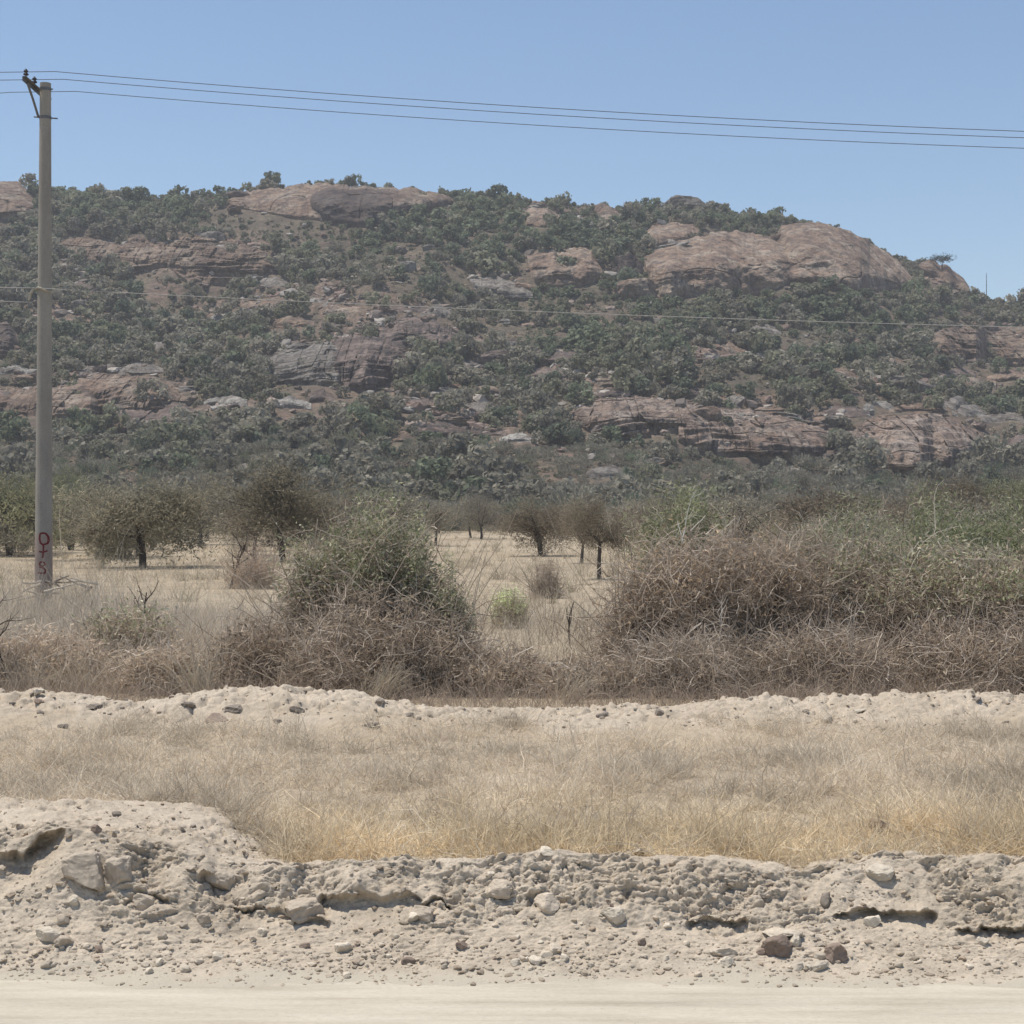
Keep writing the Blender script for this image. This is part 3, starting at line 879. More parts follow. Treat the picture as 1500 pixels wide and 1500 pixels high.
FACES = [
 ([(312,292),(340,282),(400,277),(440,271),(478,268),(520,276),(548,291)], [(312,294),(380,306),(450,316),(500,318),(548,295)], M_pink, "long pale pink granite whaleback along the left skyline", 'dome', 2.0, 0),
 ([(446,291),(474,274),(500,270),(540,274),(600,275),(640,282),(668,292)], [(446,295),(480,316),(520,322),(560,318),(600,306),(640,300),(668,294)], M_stain, "dark streaked granite dome on the skyline, right end of the whaleback", 'dome', 2.6, 0.25),
 ([(-80,270),(0,266),(25,267),(45,280),(58,300)], [(-80,310),(0,314),(40,310),(58,302)], M_pink, "pink granite dome on the skyline behind the utility pole", 'dome', 2.0, 0),
 ([(944,376),(965,362),(1000,352),(1040,343),(1080,338),(1120,345),(1150,358),(1190,372),(1215,398)], [(944,380),(952,425),(980,440),(1010,428),(1060,430),(1110,425),(1160,412),(1195,412),(1215,401)], M_pink, "broad weathered pink granite dome with pale streaks, left of the largest dome", 'dome', 2.6, 0.12),
 ([(1136,346),(1145,329),(1180,325),(1215,329),(1260,345),(1300,370),(1325,392),(1337,408)], [(1136,350),(1150,392),(1200,408),(1240,422),(1280,422),(1320,420),(1337,411)], M_pink, "largest smooth pink granite dome near the right end of the ridge", 'dome', 2.0, 0),
 ([(940,346),(955,330),(985,326),(1015,327),(1028,336)], [(940,350),(950,361),(980,354),(1010,347),(1028,339)], M_pink, "small rounded granite lobe on the upper left of the broad dome", 'dome', 2.0, 0),
 ([(772,373),(800,366),(850,362),(866,366),(884,398)], [(772,376),(778,405),(810,415),(850,412),(884,402)], M_pink, "upright squarish pink rock face with a vertical crack", 'dome', 3.0, 0),
 ([(686,402),(735,405),(792,432)], [(686,405),(700,430),(740,436),(792,435)], M_grey, "long sloping grey slab below the squarish rock face", 'dome', 2.5, 0.1),
 ([(1346,386),(1362,380),(1390,392),(1412,408),(1420,420)], [(1346,389),(1370,400),(1390,416),(1420,424)], M_pink, "pinkish dome under a flat tree at the right end of the ridge", 'dome', 2.2, 0),
 ([(754,314),(775,306),(805,306),(826,316)], [(754,317),(765,326),(800,330),(826,319)], M_pink, "low pink rock platform carrying a square boulder near the skyline", 'dome', 2.2, 0),
 ([(864,301),(885,298),(905,310),(910,318)], [(864,305),(880,326),(900,332),(910,321)], M_pink, "stepped pink outcrop right of the pale layered slab", 'cliff', 2.0, 0),
 ([(226,370),(260,348),(300,343),(345,350),(390,368),(414,386)], [(226,374),(260,398),(285,415),(330,408),(380,406),(414,390)], M_pink, "rubbly pink outcrop with a pale capstone in the upper left", 'cliff', 1.7, 0.1),
 ([(84,352),(120,346),(180,356),(240,352),(264,358)], [(84,372),(130,380),(200,392),(264,384)], M_pink, "low pink rock shelf left of the rubbly outcrop", 'cliff', 1.6, 0),
 ([(-40,572),(60,566),(150,572),(168,590)], [(-40,600),(60,608),(120,614),(168,594)], M_pink, "long pink ledge behind the middle of the utility pole", 'cliff', 1.8, 0.2),
 ([(84,562),(140,546),(220,552),(275,562),(290,574)], [(84,586),(150,600),(220,600),(270,592),(290,577)], M_pink, "stepped pink cliff just right of the utility pole", 'cliff', 1.8, 0.1),
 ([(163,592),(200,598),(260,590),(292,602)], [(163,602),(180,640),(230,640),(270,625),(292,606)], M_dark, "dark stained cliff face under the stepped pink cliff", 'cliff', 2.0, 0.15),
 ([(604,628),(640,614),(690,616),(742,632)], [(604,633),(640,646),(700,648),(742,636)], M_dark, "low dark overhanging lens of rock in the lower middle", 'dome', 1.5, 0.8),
 ([(838,602),(870,586),(940,582),(1000,588),(1028,598)], [(838,608),(860,630),(900,640),(970,638),(1028,640)], M_ribs, "left cliff of the long pink band at the lower right", 'cliff', 2.2, 0.25),
 ([(994,602),(1060,592),(1120,604),(1180,620),(1224,634)], [(994,640),(1060,662),(1120,668),(1180,668),(1224,652)], M_ribs, "middle cliff of the long pink band, with pale cracks", 'cliff', 2.0, 0.08),
 ([(1240,642),(1270,612),(1320,606),(1380,608),(1425,628),(1450,652)], [(1240,647),(1260,675),(1320,688),(1390,685),(1430,672),(1450,656)], M_ribs, "right cliff of the long pink band, with bleached vertical ribs", 'cliff', 2.0, 0.1),
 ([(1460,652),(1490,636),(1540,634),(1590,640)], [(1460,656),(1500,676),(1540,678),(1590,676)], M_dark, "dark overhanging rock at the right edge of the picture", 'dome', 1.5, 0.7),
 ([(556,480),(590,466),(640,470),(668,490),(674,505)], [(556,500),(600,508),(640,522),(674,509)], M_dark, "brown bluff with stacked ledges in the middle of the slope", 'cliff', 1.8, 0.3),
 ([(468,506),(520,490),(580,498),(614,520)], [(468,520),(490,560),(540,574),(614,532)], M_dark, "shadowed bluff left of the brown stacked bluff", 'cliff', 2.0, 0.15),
 ([(383,526),(420,508),(480,500),(522,512)], [(383,545),(430,560),(500,562),(522,540)], M_grey, "grey low bluff right of the tilted white slab", 'cliff', 1.6, 0.1),
 ([(-30,480),(10,470),(28,492)], [(-30,520),(10,522),(28,500)], M_dark, "reddish bluff at the left edge of the picture", 'cliff', 1.8, 0.1),
 ([(1358,492),(1390,478),(1430,482),(1500,476),(1590,478)], [(1358,500),(1400,525),(1480,530),(1590,528)], M_pink, "broad bare pink shelf at the far right below the ridge", 'cliff', 1.5, 0),
]
for k, (T, B, mt, lab, sty, ln, un) in enumerate(FACES):
    rock_face(T, B, mt, lab, sty, ln, un, seed=300 + k, fwd=7.0 if mt is M_stain else 0.0)
# long low ledges breaking the scrub
LEDGE = [(380,446,60),(450,440,70),(500,452,80),(430,470,60),(600,452,60),(640,456,44),(330,462,50),(110,478,60),(70,455,44),(250,502,50),(150,540,60),(210,536,70),(330,586,60),(420,590,80),(500,600,60),(540,618,50),
         (470,580,50),(700,500,50),(760,500,40),(690,530,60),(800,545,70),(830,520,60),(880,556,50),(660,572,70),(620,590,60),(700,598,80),(770,604,60),(760,640,70),(800,596,50),(900,574,60),(1060,512,70),(1120,520,60),(1230,545,70),
         (1200,590,60),(1240,600,60),(1290,592,50),(1340,596,70),(1400,590,50),(1400,545,60),(1430,560,70),(1460,520,70),(1480,550,60),(1390,510,60),(1120,480,50),(1150,462,36),(960,470,36),(560,430,44),(480,420,50),(400,410,44),(120,418,50),
         (30,430,44),(1420,600,50),(1470,610,60),(1080,582,60),(1010,575,50),(300,600,40),(590,640,50),(890,690,60),(1160,690,50),(420,640,50),(560,560,50),(20,540,50)]
DOMES += [(x, y + 6, w * 0.55, 14) for x, y, w in LEDGE] if 'DOMES' in globals() else []
items = []
rgl = np.random.default_rng(23)
for k, (x, y, w) in enumerate(LEDGE):
    w = w * rgl.uniform(0.8, 1.15); hh = rgl.uniform(10, 18)
    mi = int(rgl.choice(4, p=[0.4, 0.3, 0.12, 0.18]))
    T = [(x - w / 2, y + 2), (x - w / 4, y - hh * 0.35), (x + w * 0.1, y - hh * rgl.uniform(0.3, 0.7)), (x + w / 2, y + rgl.uniform(-2, 4))]
    B = [(x - w / 2, y + 5), (x - w / 4, y + hh * 0.6), (x + w * 0.15, y + hh * 0.55), (x + w / 2, y + 7)]
    rock_face(T, B, (M_pink, M_grey, M_pale, M_dark)[mi], None, 'cliff', 1.5, rgl.uniform(0.2, 0.8), 0.8, 400 + k, "rock_ledge", "rock ledge")
    bx, ob = HILLROCKS.pop(); ob["group"] = "long rock ledges across the hillside"
    items.append((ob, f"{'long' if w > 55 else 'short'} {['pinkish', 'grey', 'pale', 'dark'][mi]} rock ledge", x, y))
LEDGE_ITEMS = items
SLABS = [((318, 541, 358, 562), M_pale, -0.42, "tilted white slab in the left middle of the slope"),
         ((278, 338, 312, 346), M_pale, 0.0, "flat pale capstone on top of the rubbly outcrop"),
         ((1440, 452, 1470, 466), M_pale, 0.05, "upper pale capstone on the far right dark boulder"),
         ((1315, 534, 1354, 549), M_grey, 0.0, "top slab of the grey stack on the right slope"),
         ((1318, 548, 1352, 562), M_grey, 0.0, "second slab of the grey stack on the right slope"),
         ((1322, 558, 1372, 582), M_grey, 0.0, "rough right hand slab of the grey stack on the right slope"),
         ((1292, 548, 1316, 560), M_pale, 0.0, "small pale slab left of the grey stack"),
         ((948, 352, 1016, 372), M_pale, 0.30, "curved pale exfoliation flake on the broad dome"),
         ((1226, 335, 1330, 362), M_dark, -0.42, "dark slanting overhang slab across the largest dome"),
         ((1058, 334, 1082, 344), M_pale, 0.0, "left pale flake on top of the broad dome"),
         ((1082, 334, 1104, 345), M_pale, 0.0, "right pale flake on top of the broad dome"),
         ((1145, 330, 1180, 341), M_pale, 0.0, "pale flake where the two big domes meet"),
         ((690, 438, 712, 446), M_pale, 0, "pale flat slab under the long sloping grey slab"),
         ((728, 466, 750, 478), M_pale, 0.1, "small pale arched slab in the middle scrub"),
         ((698, 498, 742, 510), M_pink, 0, "stacked brown slabs above the dark lens outcrop"),
         ((1262, 598, 1282, 612), M_pale, 0, "pale block on top of the right cliff of the pink band"),
         ((1196, 608, 1242, 622), M_grey, 0, "long flat grey slab between two cliffs of the pink band"),
         ((1405, 590, 1424, 602), M_pale, 0, "pale block above the right end of the pink band"),
         ((618, 358, 640, 368), M_pale, 0.15, "small pale tilted slab above the solitary pale boulder"),
         ((660, 335, 678, 344), M_pale, -0.2, "small white slab in the upper middle scrub"),
         ((610, 318, 632, 328), M_grey, 0, "small grey rock under the dark streaked dome"),
         ((736, 370, 748, 378), M_pale, 0, "small white rock left of the squarish rock face"),
         ((716, 384, 744, 390), M_grey, 0, "thin grey slab left of the squarish rock face"),
         ((946, 440, 968, 452), M_pale, 0, "pale rock below the blunt pinkish boulder"),
         ((624, 610, 690, 622), M_pink, 0, "pale layered slab on top of the lower dark lens"),
         ((1396, 690, 1418, 698), M_pale, 0, "white slab low on the slope behind the right thicket"),
         ((176, 600, 186, 640), M_pale, 0, "white vertical scar of rock under the stepped pink cliff")]
for box, mat, tilt, lab in SLABS:
    o = hill_rock(box, 'slab', mat, lab, "flat_rock", "flat rock", 4, 0.6, tilt)
    if o: HILLROCKS.append((box, o))
hill_marks = [("the " + o["label"], (b[0] + b[2]) / 2, (b[1] + b[3]) / 2) for b, o in HILLROCKS]
# shorter names for reference in other labels
short_marks = [("the left skyline whaleback", 420, 300), ("the dark streaked skyline dome", 560, 300), ("the skyline dome by the pole", 10, 290),
    ("the largest pink dome", 1240, 375), ("the broad weathered dome", 1060, 390), ("the grey skyline knob", 997, 297), ("the squarish rock face", 826, 390),
    ("the dark overhanging boulder", 918, 392), ("the perched square boulder", 790, 302), ("the rubbly pink outcrop", 320, 380), ("the low pink shelf", 175, 370),
    ("the stepped pink cliff", 185, 575), ("the lower dark lens", 672, 628), ("the left band cliff", 935, 615), ("the middle band cliff", 1108, 632),
    ("the right band cliff", 1342, 648), ("the brown stacked bluff", 612, 495), ("the tilted white slab", 338, 550), ("the solitary pale boulder", 597, 391),
    ("the far right capstone", 1452, 460), ("the grey slab stack", 1330, 555), ("the middle dark lens", 738, 528), ("the right ridge tree", 1376, 378)]

label_all(LEDGE_ITEMS, short_marks)
# scattered smaller slabs and boulders on bare ground
kinds = [('slab', 3), ('boulder', 3)]
protos = {}
for mi, mt in enumerate((M_pink, M_grey, M_pale, M_dark)):
    for kk in range(3):
        kd = 'slab' if kk < 2 else 'boulder'
        p, Fc = rock_shape(kd, 3, 500 + mi * 10 + kk)
        protos[(mi, kk)] = (kd, mesh_np("hill_rock", p, Fc, mt))
items = []
cand = 0
rg = np.random.default_rng(21)
while len(items) < 205 and cand < 8000:
    cand += 1
    a = rg.uniform(-0.322, 0.322); Yy = rg.uniform(290, 555)
    z = float(hill_z(a, Yy)); px, py = proj((a * Yy, Yy, z))
    bm_ = float(bare_px(np.array([px]), np.array([py]))[0])
    if rg.random() > 0.06 + 0.94 * bm_: continue
    mi = int(rg.choice(4, p=[0.42, 0.22, 0.14, 0.22])); kk = int(rg.integers(3))
    kd, me = protos[(mi, kk)]
    w = rg.uniform(1.0, 3.2) * (1.6 if rg.random() < 0.15 else 1)
    o = obj("boulder" if kd == 'boulder' else "flat_rock", me, loc=(a * Yy, Yy, z + 0.1 * w))
    o.scale = (w, w * rg.uniform(0.6, 1.0), w * (rg.uniform(0.28, 0.5) if kd == 'slab' else rg.uniform(0.5, 0.75)))
    o.rotation_euler = (rg.uniform(-0.15, 0.15), rg.uniform(-0.2, 0.2), rg.uniform(0, 6.28))
    tag(o, cat="boulder" if kd == 'boulder' else "flat rock", group="loose rocks on the hillside")
    col = ["pinkish", "grey", "pale", "dark"][mi]
    items.append((o, f"{'small' if w < 2 else 'large'} {col} {'boulder' if kd == 'boulder' else 'flat slab'}", px, py))
label_all(items, short_marks)

acc = Acc()
rg = np.random.default_rng(22)
n = 34000
a = rg.uniform(-0.34, 0.34, n); Yy = np.sqrt(rg.uniform(270 ** 2, 556 ** 2, n)); z = hill_z(a, Yy)
px = 750 + F * a; py = 750 + (H - z) * F / Yy
k = rg.random(n) < 0.03 + 0.40 * bare_px(px, py)
a, Yy, z = a[k], Yy[k], z[k]
RC = np.array([(0.26, 0.185, 0.15), (0.33, 0.26, 0.215), (0.20, 0.165, 0.14), (0.42, 0.375, 0.325)])
for q in range(3):
    p, f = rock_shape('slab' if q else 'boulder', 2, 610 + q)
    s = np.arange(q, len(a), 3); m = len(s)
    w = rg.lognormal(-0.05, 0.45, m).clip(0.3, 2.4); fl = rg.uniform(0.3, 0.7, m)
    th = rg.uniform(0, 6.28, m); c, sn = np.cos(th)[:, None], np.sin(th)[:, None]
    V = np.stack([(p[None, :, 0] * c - p[None, :, 1] * sn * 0.8) * w[:, None] + (a[s] * Yy[s])[:, None], (p[None, :, 0] * sn + p[None, :, 1] * c * 0.8) * w[:, None] + Yy[s][:, None],
                  (p[None, :, 2] * fl[:, None] + 0.25) * w[:, None] + z[s][:, None]], -1)
    acc.add(V.reshape(-1, 3), (f[None] + (np.arange(m) * len(p))[:, None, None]).reshape(-1, 3), np.repeat(RC[rg.integers(0, 4, m)] * rg.uniform(0.75, 1.2, (m, 1)), len(p), 0))
tag(obj("hillside_rubble", acc.mesh("hillside_rubble", M_bark)), "broken pinkish rubble strewn over the bare parts of the hillside", "rubble", kind="stuff")

# ------------------------------------------------------------------ hill scrub
def bush_proto(seed, nclump=11, per=20, leaf=0.175, flat=1.0):
    rg = np.random.default_rng(seed)
    th = rg.uniform(0, 2 * np.pi, nclump); cz = rg.uniform(0.05, 1.0, nclump)
    rr = np.sqrt(np.clip(1 - (cz - 0.35) ** 2 / 0.6, 0.05, 1)) * rg.uniform(0.45, 0.85, nclump)
    cc = np.stack([np.cos(th) * rr, np.sin(th) * rr, (0.3 + cz * 0.95) * flat], -1)
    cs = rg.uniform(0.28, 0.52, nclump)
    cid = np.repeat(np.arange(nclump), per); N = len(cid)
    out = norm(rg.normal(size=(N, 3)) + np.array([0, 0, 0.35]))
    ctr = cc[cid] + out * cs[cid][:, None] * rg.uniform(0.55, 1.0, (N, 1))
    nrm = norm(out + rg.normal(size=(N, 3)) * 0.55)
    u = norm(np.cross(nrm, rg.normal(size=(N, 3)))); v = np.cross(nrm, u)
    s = leaf * rg.uniform(0.5, 1.15, (N, 1)) ; s2 = s * rg.uniform(0.5, 1.0, (N, 1))
    V = np.stack([ctr - u * s - v * s2 * 0.5, ctr + u * s * 0.7 - v * s2, ctr + u * s + v * s2 * 0.6, ctr - u * s * 0.6 + v * s2], 1).reshape(-1, 3)
    tv = np.repeat(rg.uniform(0.78, 1.22, nclump)[cid] * rg.uniform(0.85, 1.15, N), 4)
    return V, np.arange(N * 4).reshape(-1, 4), tv

BUSH = [bush_proto(900 + k, nclump=[10, 12, 9, 14, 11, 8][k], flat=[1, 0.85, 1.1, 0.75, 1, 1.25][k]) for k in range(6)]
GREEN = [(700, 335, 330, 70), (1210, 455, 230, 45), (880, 490, 150, 50), (200, 305, 220, 30), (110, 620, 120, 30), (1460, 570, 70, 35), (880, 440, 200, 40), (560, 660, 180, 18), (1130, 330, 120, 20), (480, 350, 120, 40)]
def green_px(px, py):
    m = np.zeros(np.shape(px))
    for cx, cy, rx, ry in GREEN:
        m = np.maximum(m, 1 - sstep(0.5, 1.2, np.hypot((px - cx) / rx, (py - cy) / ry)))
    return m
PAL = {'green': (0.175, 0.198, 0.125), 'olive': (0.215, 0.213, 0.142), 'grey': (0.255, 0.236, 0.182), 'dark': (0.140, 0.160, 0.108)}
def clearing(px, Y):
    return ((px > 600) & (px < 930) & (Y < 172 - 0.1 * np.abs(px - 700))) | ((px > 228) & (px < 345) & (Y < 138)) | ((px <= 228) & (Y < 80)) | ((px > 345) & (px < 600) & (Y < 86)) | ((px >= 930) & (Y < 70))
def scatter_hill(n, seed):
    rg = np.random.default_rng(seed)
    a = rg.uniform(-0.40, 0.40, n)
    Yy = np.sqrt(rg.uniform(190 ** 2, 590 ** 2, n))
    z = np.maximum(hill_z(a, Yy), plain_z(a, Yy))
    px = 750 + F * a; py = 750 + (H - z) * F / Yy
    clump = fbm(a * Yy / 26, Yy / 40, 0, 4, 121)
    keep = (rg.random(n) > np.maximum(0.55 * bare_px(px, py), 0.95 * dome_px(px, py - 5))) & (rg.random(n) < 0.88 + 0.9 * clump + 0.30 * (py > 640)) 
    return a[keep], Yy[keep], z[keep], px[keep], py[keep], rg
def bush_colours(px, py, rg):
    n = len(px); gm = green_px(px, py)
    low = sstep(600, 690, py)
    r = rg.random(n)
    idx = np.where(r < 0.08 + 0.45 * gm * (1 - low), 0, np.where(r < 0.34 + 0.45 * gm - 0.2 * low, 1, np.where(r > 0.93 - 0.03, 3, 2)))
    pal = np.array([PAL['green'], PAL['olive'], PAL['grey'], PAL['dark']])
    return idx, pal[idx] * rg.uniform(0.8, 1.2, (n, 1))
a, Yy, z, px, py, rg = scatter_hill(21000, 31)
size = (rg.lognormal(0.50, 0.40, len(a)) * (1 + 0.35 * fbm(a * Yy / 30, Yy / 30, 0, 2, 123))).clip(0.6, 4.2)
order = np.argsort(-(size / Yy))
vis = (np.abs(a[order]) < 0.318) & (Yy[order] > 255)
big_ids = order[vis][:300]
mask = np.ones(len(a), bool); mask[big_ids] = False
cidx, ccol = bush_colours(px, py, rg)
acc = Acc()
vid = rg.integers(0, 6, len(a)); rot = rg.uniform(0, 6.28, len(a)); hs = rg.uniform(0.75, 1.15, len(a))
for k in range(6):
    s = np.where(mask & (Yy >= 335) & (vid == k))[0]
    V, Fq, tv = BUSH[k]
    c, sn = np.cos(rot[s])[:, None], np.sin(rot[s])[:, None]
    X = (V[None, :, 0] * c - V[None, :, 1] * sn) * size[s][:, None] + (a[s] * Yy[s])[:, None]
    Yw = (V[None, :, 0] * sn + V[None, :, 1] * c) * size[s][:, None] + Yy[s][:, None]
    Zw = V[None, :, 2] * (size[s] * hs[s])[:, None] + z[s][:, None] - 0.15
    VV = np.stack([X, Yw, Zw], -1).reshape(-1, 3)
    FF = (Fq[None] + (np.arange(len(s)) * len(V))[:, None, None]).reshape(-1, 4)
    TT = (ccol[s][:, None, :] * tv[None, :, None]).reshape(-1, 3)
    acc.add(VV, FF, TT)
def fine_proto(seed):
    rg = np.random.default_rng(seed)
    V0, F0, t0 = bush_proto(seed, nclump=[10, 12, 9, 14][seed % 4], per=30, leaf=0.1, flat=[1, 0.85, 1.1, 0.75][seed % 4])
    P = V0.reshape(-1, 4, 3).mean(1); n = len(P)
    D = norm(P - np.array([0, 0, 0.1]) + rg.normal(size=(n, 3)) * 0.5)
    V, Fq, T = slivers(P, D, 0.14 * rg.uniform(0.6, 1.4, n), 0.034 * rg.uniform(0.6, 1.4, n), np.repeat(t0.reshape(-1, 4)[:, :1], 3, 1), rg)
    return V, Fq, T[:, 0]
near = Yy < 335
FINE = [fine_proto(960 + k) for k in range(4)]
def merge_bushes(acc, protos, sel, a, Yy, z, size, hs, rot, col, pid):
    for k in range(len(protos)):
        q = np.where(sel & (pid % len(protos) == k))[0]
        if not len(q): continue
        V, Fq, tv = protos[k]
        c, sn = np.cos(rot[q])[:, None], np.sin(rot[q])[:, None]
        VV = np.stack([(V[None, :, 0] * c - V[None, :, 1] * sn) * size[q][:, None] + (a[q] * Yy[q])[:, None], (V[None, :, 0] * sn + V[None, :, 1] * c) * size[q][:, None] + Yy[q][:, None],
                       V[None, :, 2] * (size[q] * hs[q])[:, None] + z[q][:, None] - 0.15], -1).reshape(-1, 3)
        acc.add(VV, (Fq[None] + (np.arange(len(q)) * len(V))[:, None, None]).reshape(-1, 4), (col[q][:, None, :] * tv[None, :, None]).reshape(-1, 3))
merge_bushes(acc, FINE, mask & near, a, Yy, z, size, hs, rot, ccol, vid)
LOW = [bush_proto(980 + k, nclump=5, per=7, leaf=0.34, flat=0.8) for k in range(3)]
rgs = np.random.default_rng(33); n2_ = 15000
a2 = rgs.uniform(-0.36, 0.36, n2_); Y2 = np.sqrt(rgs.uniform(255 ** 2, 575 ** 2, n2_)); z2_ = hill_z(a2, Y2)
px2 = 750 + F * a2; py2 = 750 + (H - z2_) * F / Y2
k2_ = rgs.random(n2_) > 0.9 * dome_px(px2, py2 - 4)
a2, Y2, z2_, px2, py2 = a2[k2_], Y2[k2_], z2_[k2_], px2[k2_], py2[k2_]; m2 = len(a2)
lc = np.array([(0.30, 0.255, 0.18), (0.24, 0.215, 0.165), (0.20, 0.205, 0.13), (0.36, 0.31, 0.225)])[rgs.integers(0, 4, m2)] * rgs.uniform(0.75, 1.2, (m2, 1))
merge_bushes(acc, LOW, np.ones(m2, bool), a2, Y2, z2_, rgs.uniform(0.35, 1.0, m2), rgs.uniform(0.6, 1.0, m2), rgs.uniform(0, 6.28, m2), lc, rgs.integers(0, 3, m2))
tag(obj("hillside_scrub", acc.mesh("hillside_scrub", M_leaf)), "grey green scrub covering the hillside between the rocks", "scrub", kind="stuff")
CN = ['green', 'olive', 'grey', 'dark']
bush_me = {}
for k in range(6):
    V, Fq, tv = bush_proto(900 + k, nclump=[10, 12, 9, 14, 11, 8][k], per=30, leaf=0.145, flat=[1, 0.85, 1.1, 0.75, 1, 1.25][k])
    for c in range(4):
        bush_me[(k, c)] = mesh_np("hill_bush", V, Fq, M_leaf, tv[:, None] * np.array(PAL[CN[c]])[None])
items = []
for i_ in big_ids:
    o = obj("hill_bush", bush_me[(int(vid[i_]), int(cidx[i_]))], loc=(a[i_] * Yy[i_], Yy[i_], z[i_] - 0.15))
    o.rotation_euler.z = rot[i_]; s = size[i_]; o.scale = (s, s, s * hs[i_])
    tag(o, cat="bush", group="larger bushes on the hillside")
    items.append((o, f"large {['green', 'olive', 'grey leafless', 'dark green'][int(cidx[i_])]} hill bush", px[i_], py[i_]))
label_all(items, short_marks)

# skyline trees
items = []
SKY = [(30, 1.5), (85, 2.4), (168, 2.8), (190, 1.6), (205, 1.9), (222, 2.1), (236, 1.9), (252, 1.3), (286, 2.0), (303, 2.2), (322, 2.9), (345, 1.7), (366, 2.0), (380, 1.9), (400, 2.0),
       (452, 2.0), (468, 2.2), (484, 2.0), (502, 2.3), (517, 2.2), (535, 1.6), (548, 1.4), (575, 1.2), (672, 1.5), (690, 1.5), (716, 2.2), (728, 3.0), (742, 2.0), (760, 1.6), (775, 1.7), (803, 1.9), (822, 2.4), (840, 1.5), (868, 1.4),
       (888, 1.6), (905, 1.3), (930, 1.6), (946, 1.7), (976, 1.2), (1012, 1.3), (1044, 2.5), (1060, 2.3), (1078, 1.6), (1098, 1.8), (1112, 1.7), (1136, 2.3), (1150, 1.6), (1166, 1.8), (1186, 1.6), (1200, 2.0),
       (1214, 2.1), (1226, 1.9), (1244, 1.5), (1260, 1.4), (1275, 1.6), (1294, 1.5), (1312, 1.7), (1330, 1.8), (1428, 1.7), (1440, 1.6), (1476, 2.0), (1494, 1.9)]
rg = np.random.default_rng(77)
sky_me = []
for k in range(4):
    V, Fq, tv = bush_proto(950 + k, nclump=12, per=22, leaf=0.2, flat=[1.1, 1.3, 0.95, 1.2][k])
    ac = Acc(); ac.add(V, Fq, tv[:, None] * np.array(PAL['dark' if k % 2 else 'green'])[None])
    add_tube(ac, [(0, 0, -0.3), (0.05, 0, 0.4), (0.0, 0, 0.8)], [0.08, 0.06, 0.04], np.array((0.1, 0.085, 0.07)), 5)
    sky_me.append(ac.mesh("skyline_bush", M_leaf))
for x, s in SKY:
    aa = (x - 750) / F
    ys = np.linspace(480, 640, 80); zs = hill_z(np.full(80, aa), ys)
    j = int(np.argmax((zs - H) / ys))
    o = obj("skyline_bush", sky_me[int(rg.integers(4))], loc=(aa * ys[j], ys[j], zs[j] - 0.2))
    s *= 0.72
    o.scale = (s * rg.uniform(0.9, 1.2), s, s * rg.uniform(0.85, 1.1)); o.rotation_euler.z = rg.uniform(0, 6.28)
    tag(o, cat="bush", group="dark bushes along the skyline")
    items.append((o, f"{'tall' if s > 1.45 else 'small'} dark bush on the skyline", *proj(o.location)))
label_all(items, short_marks)

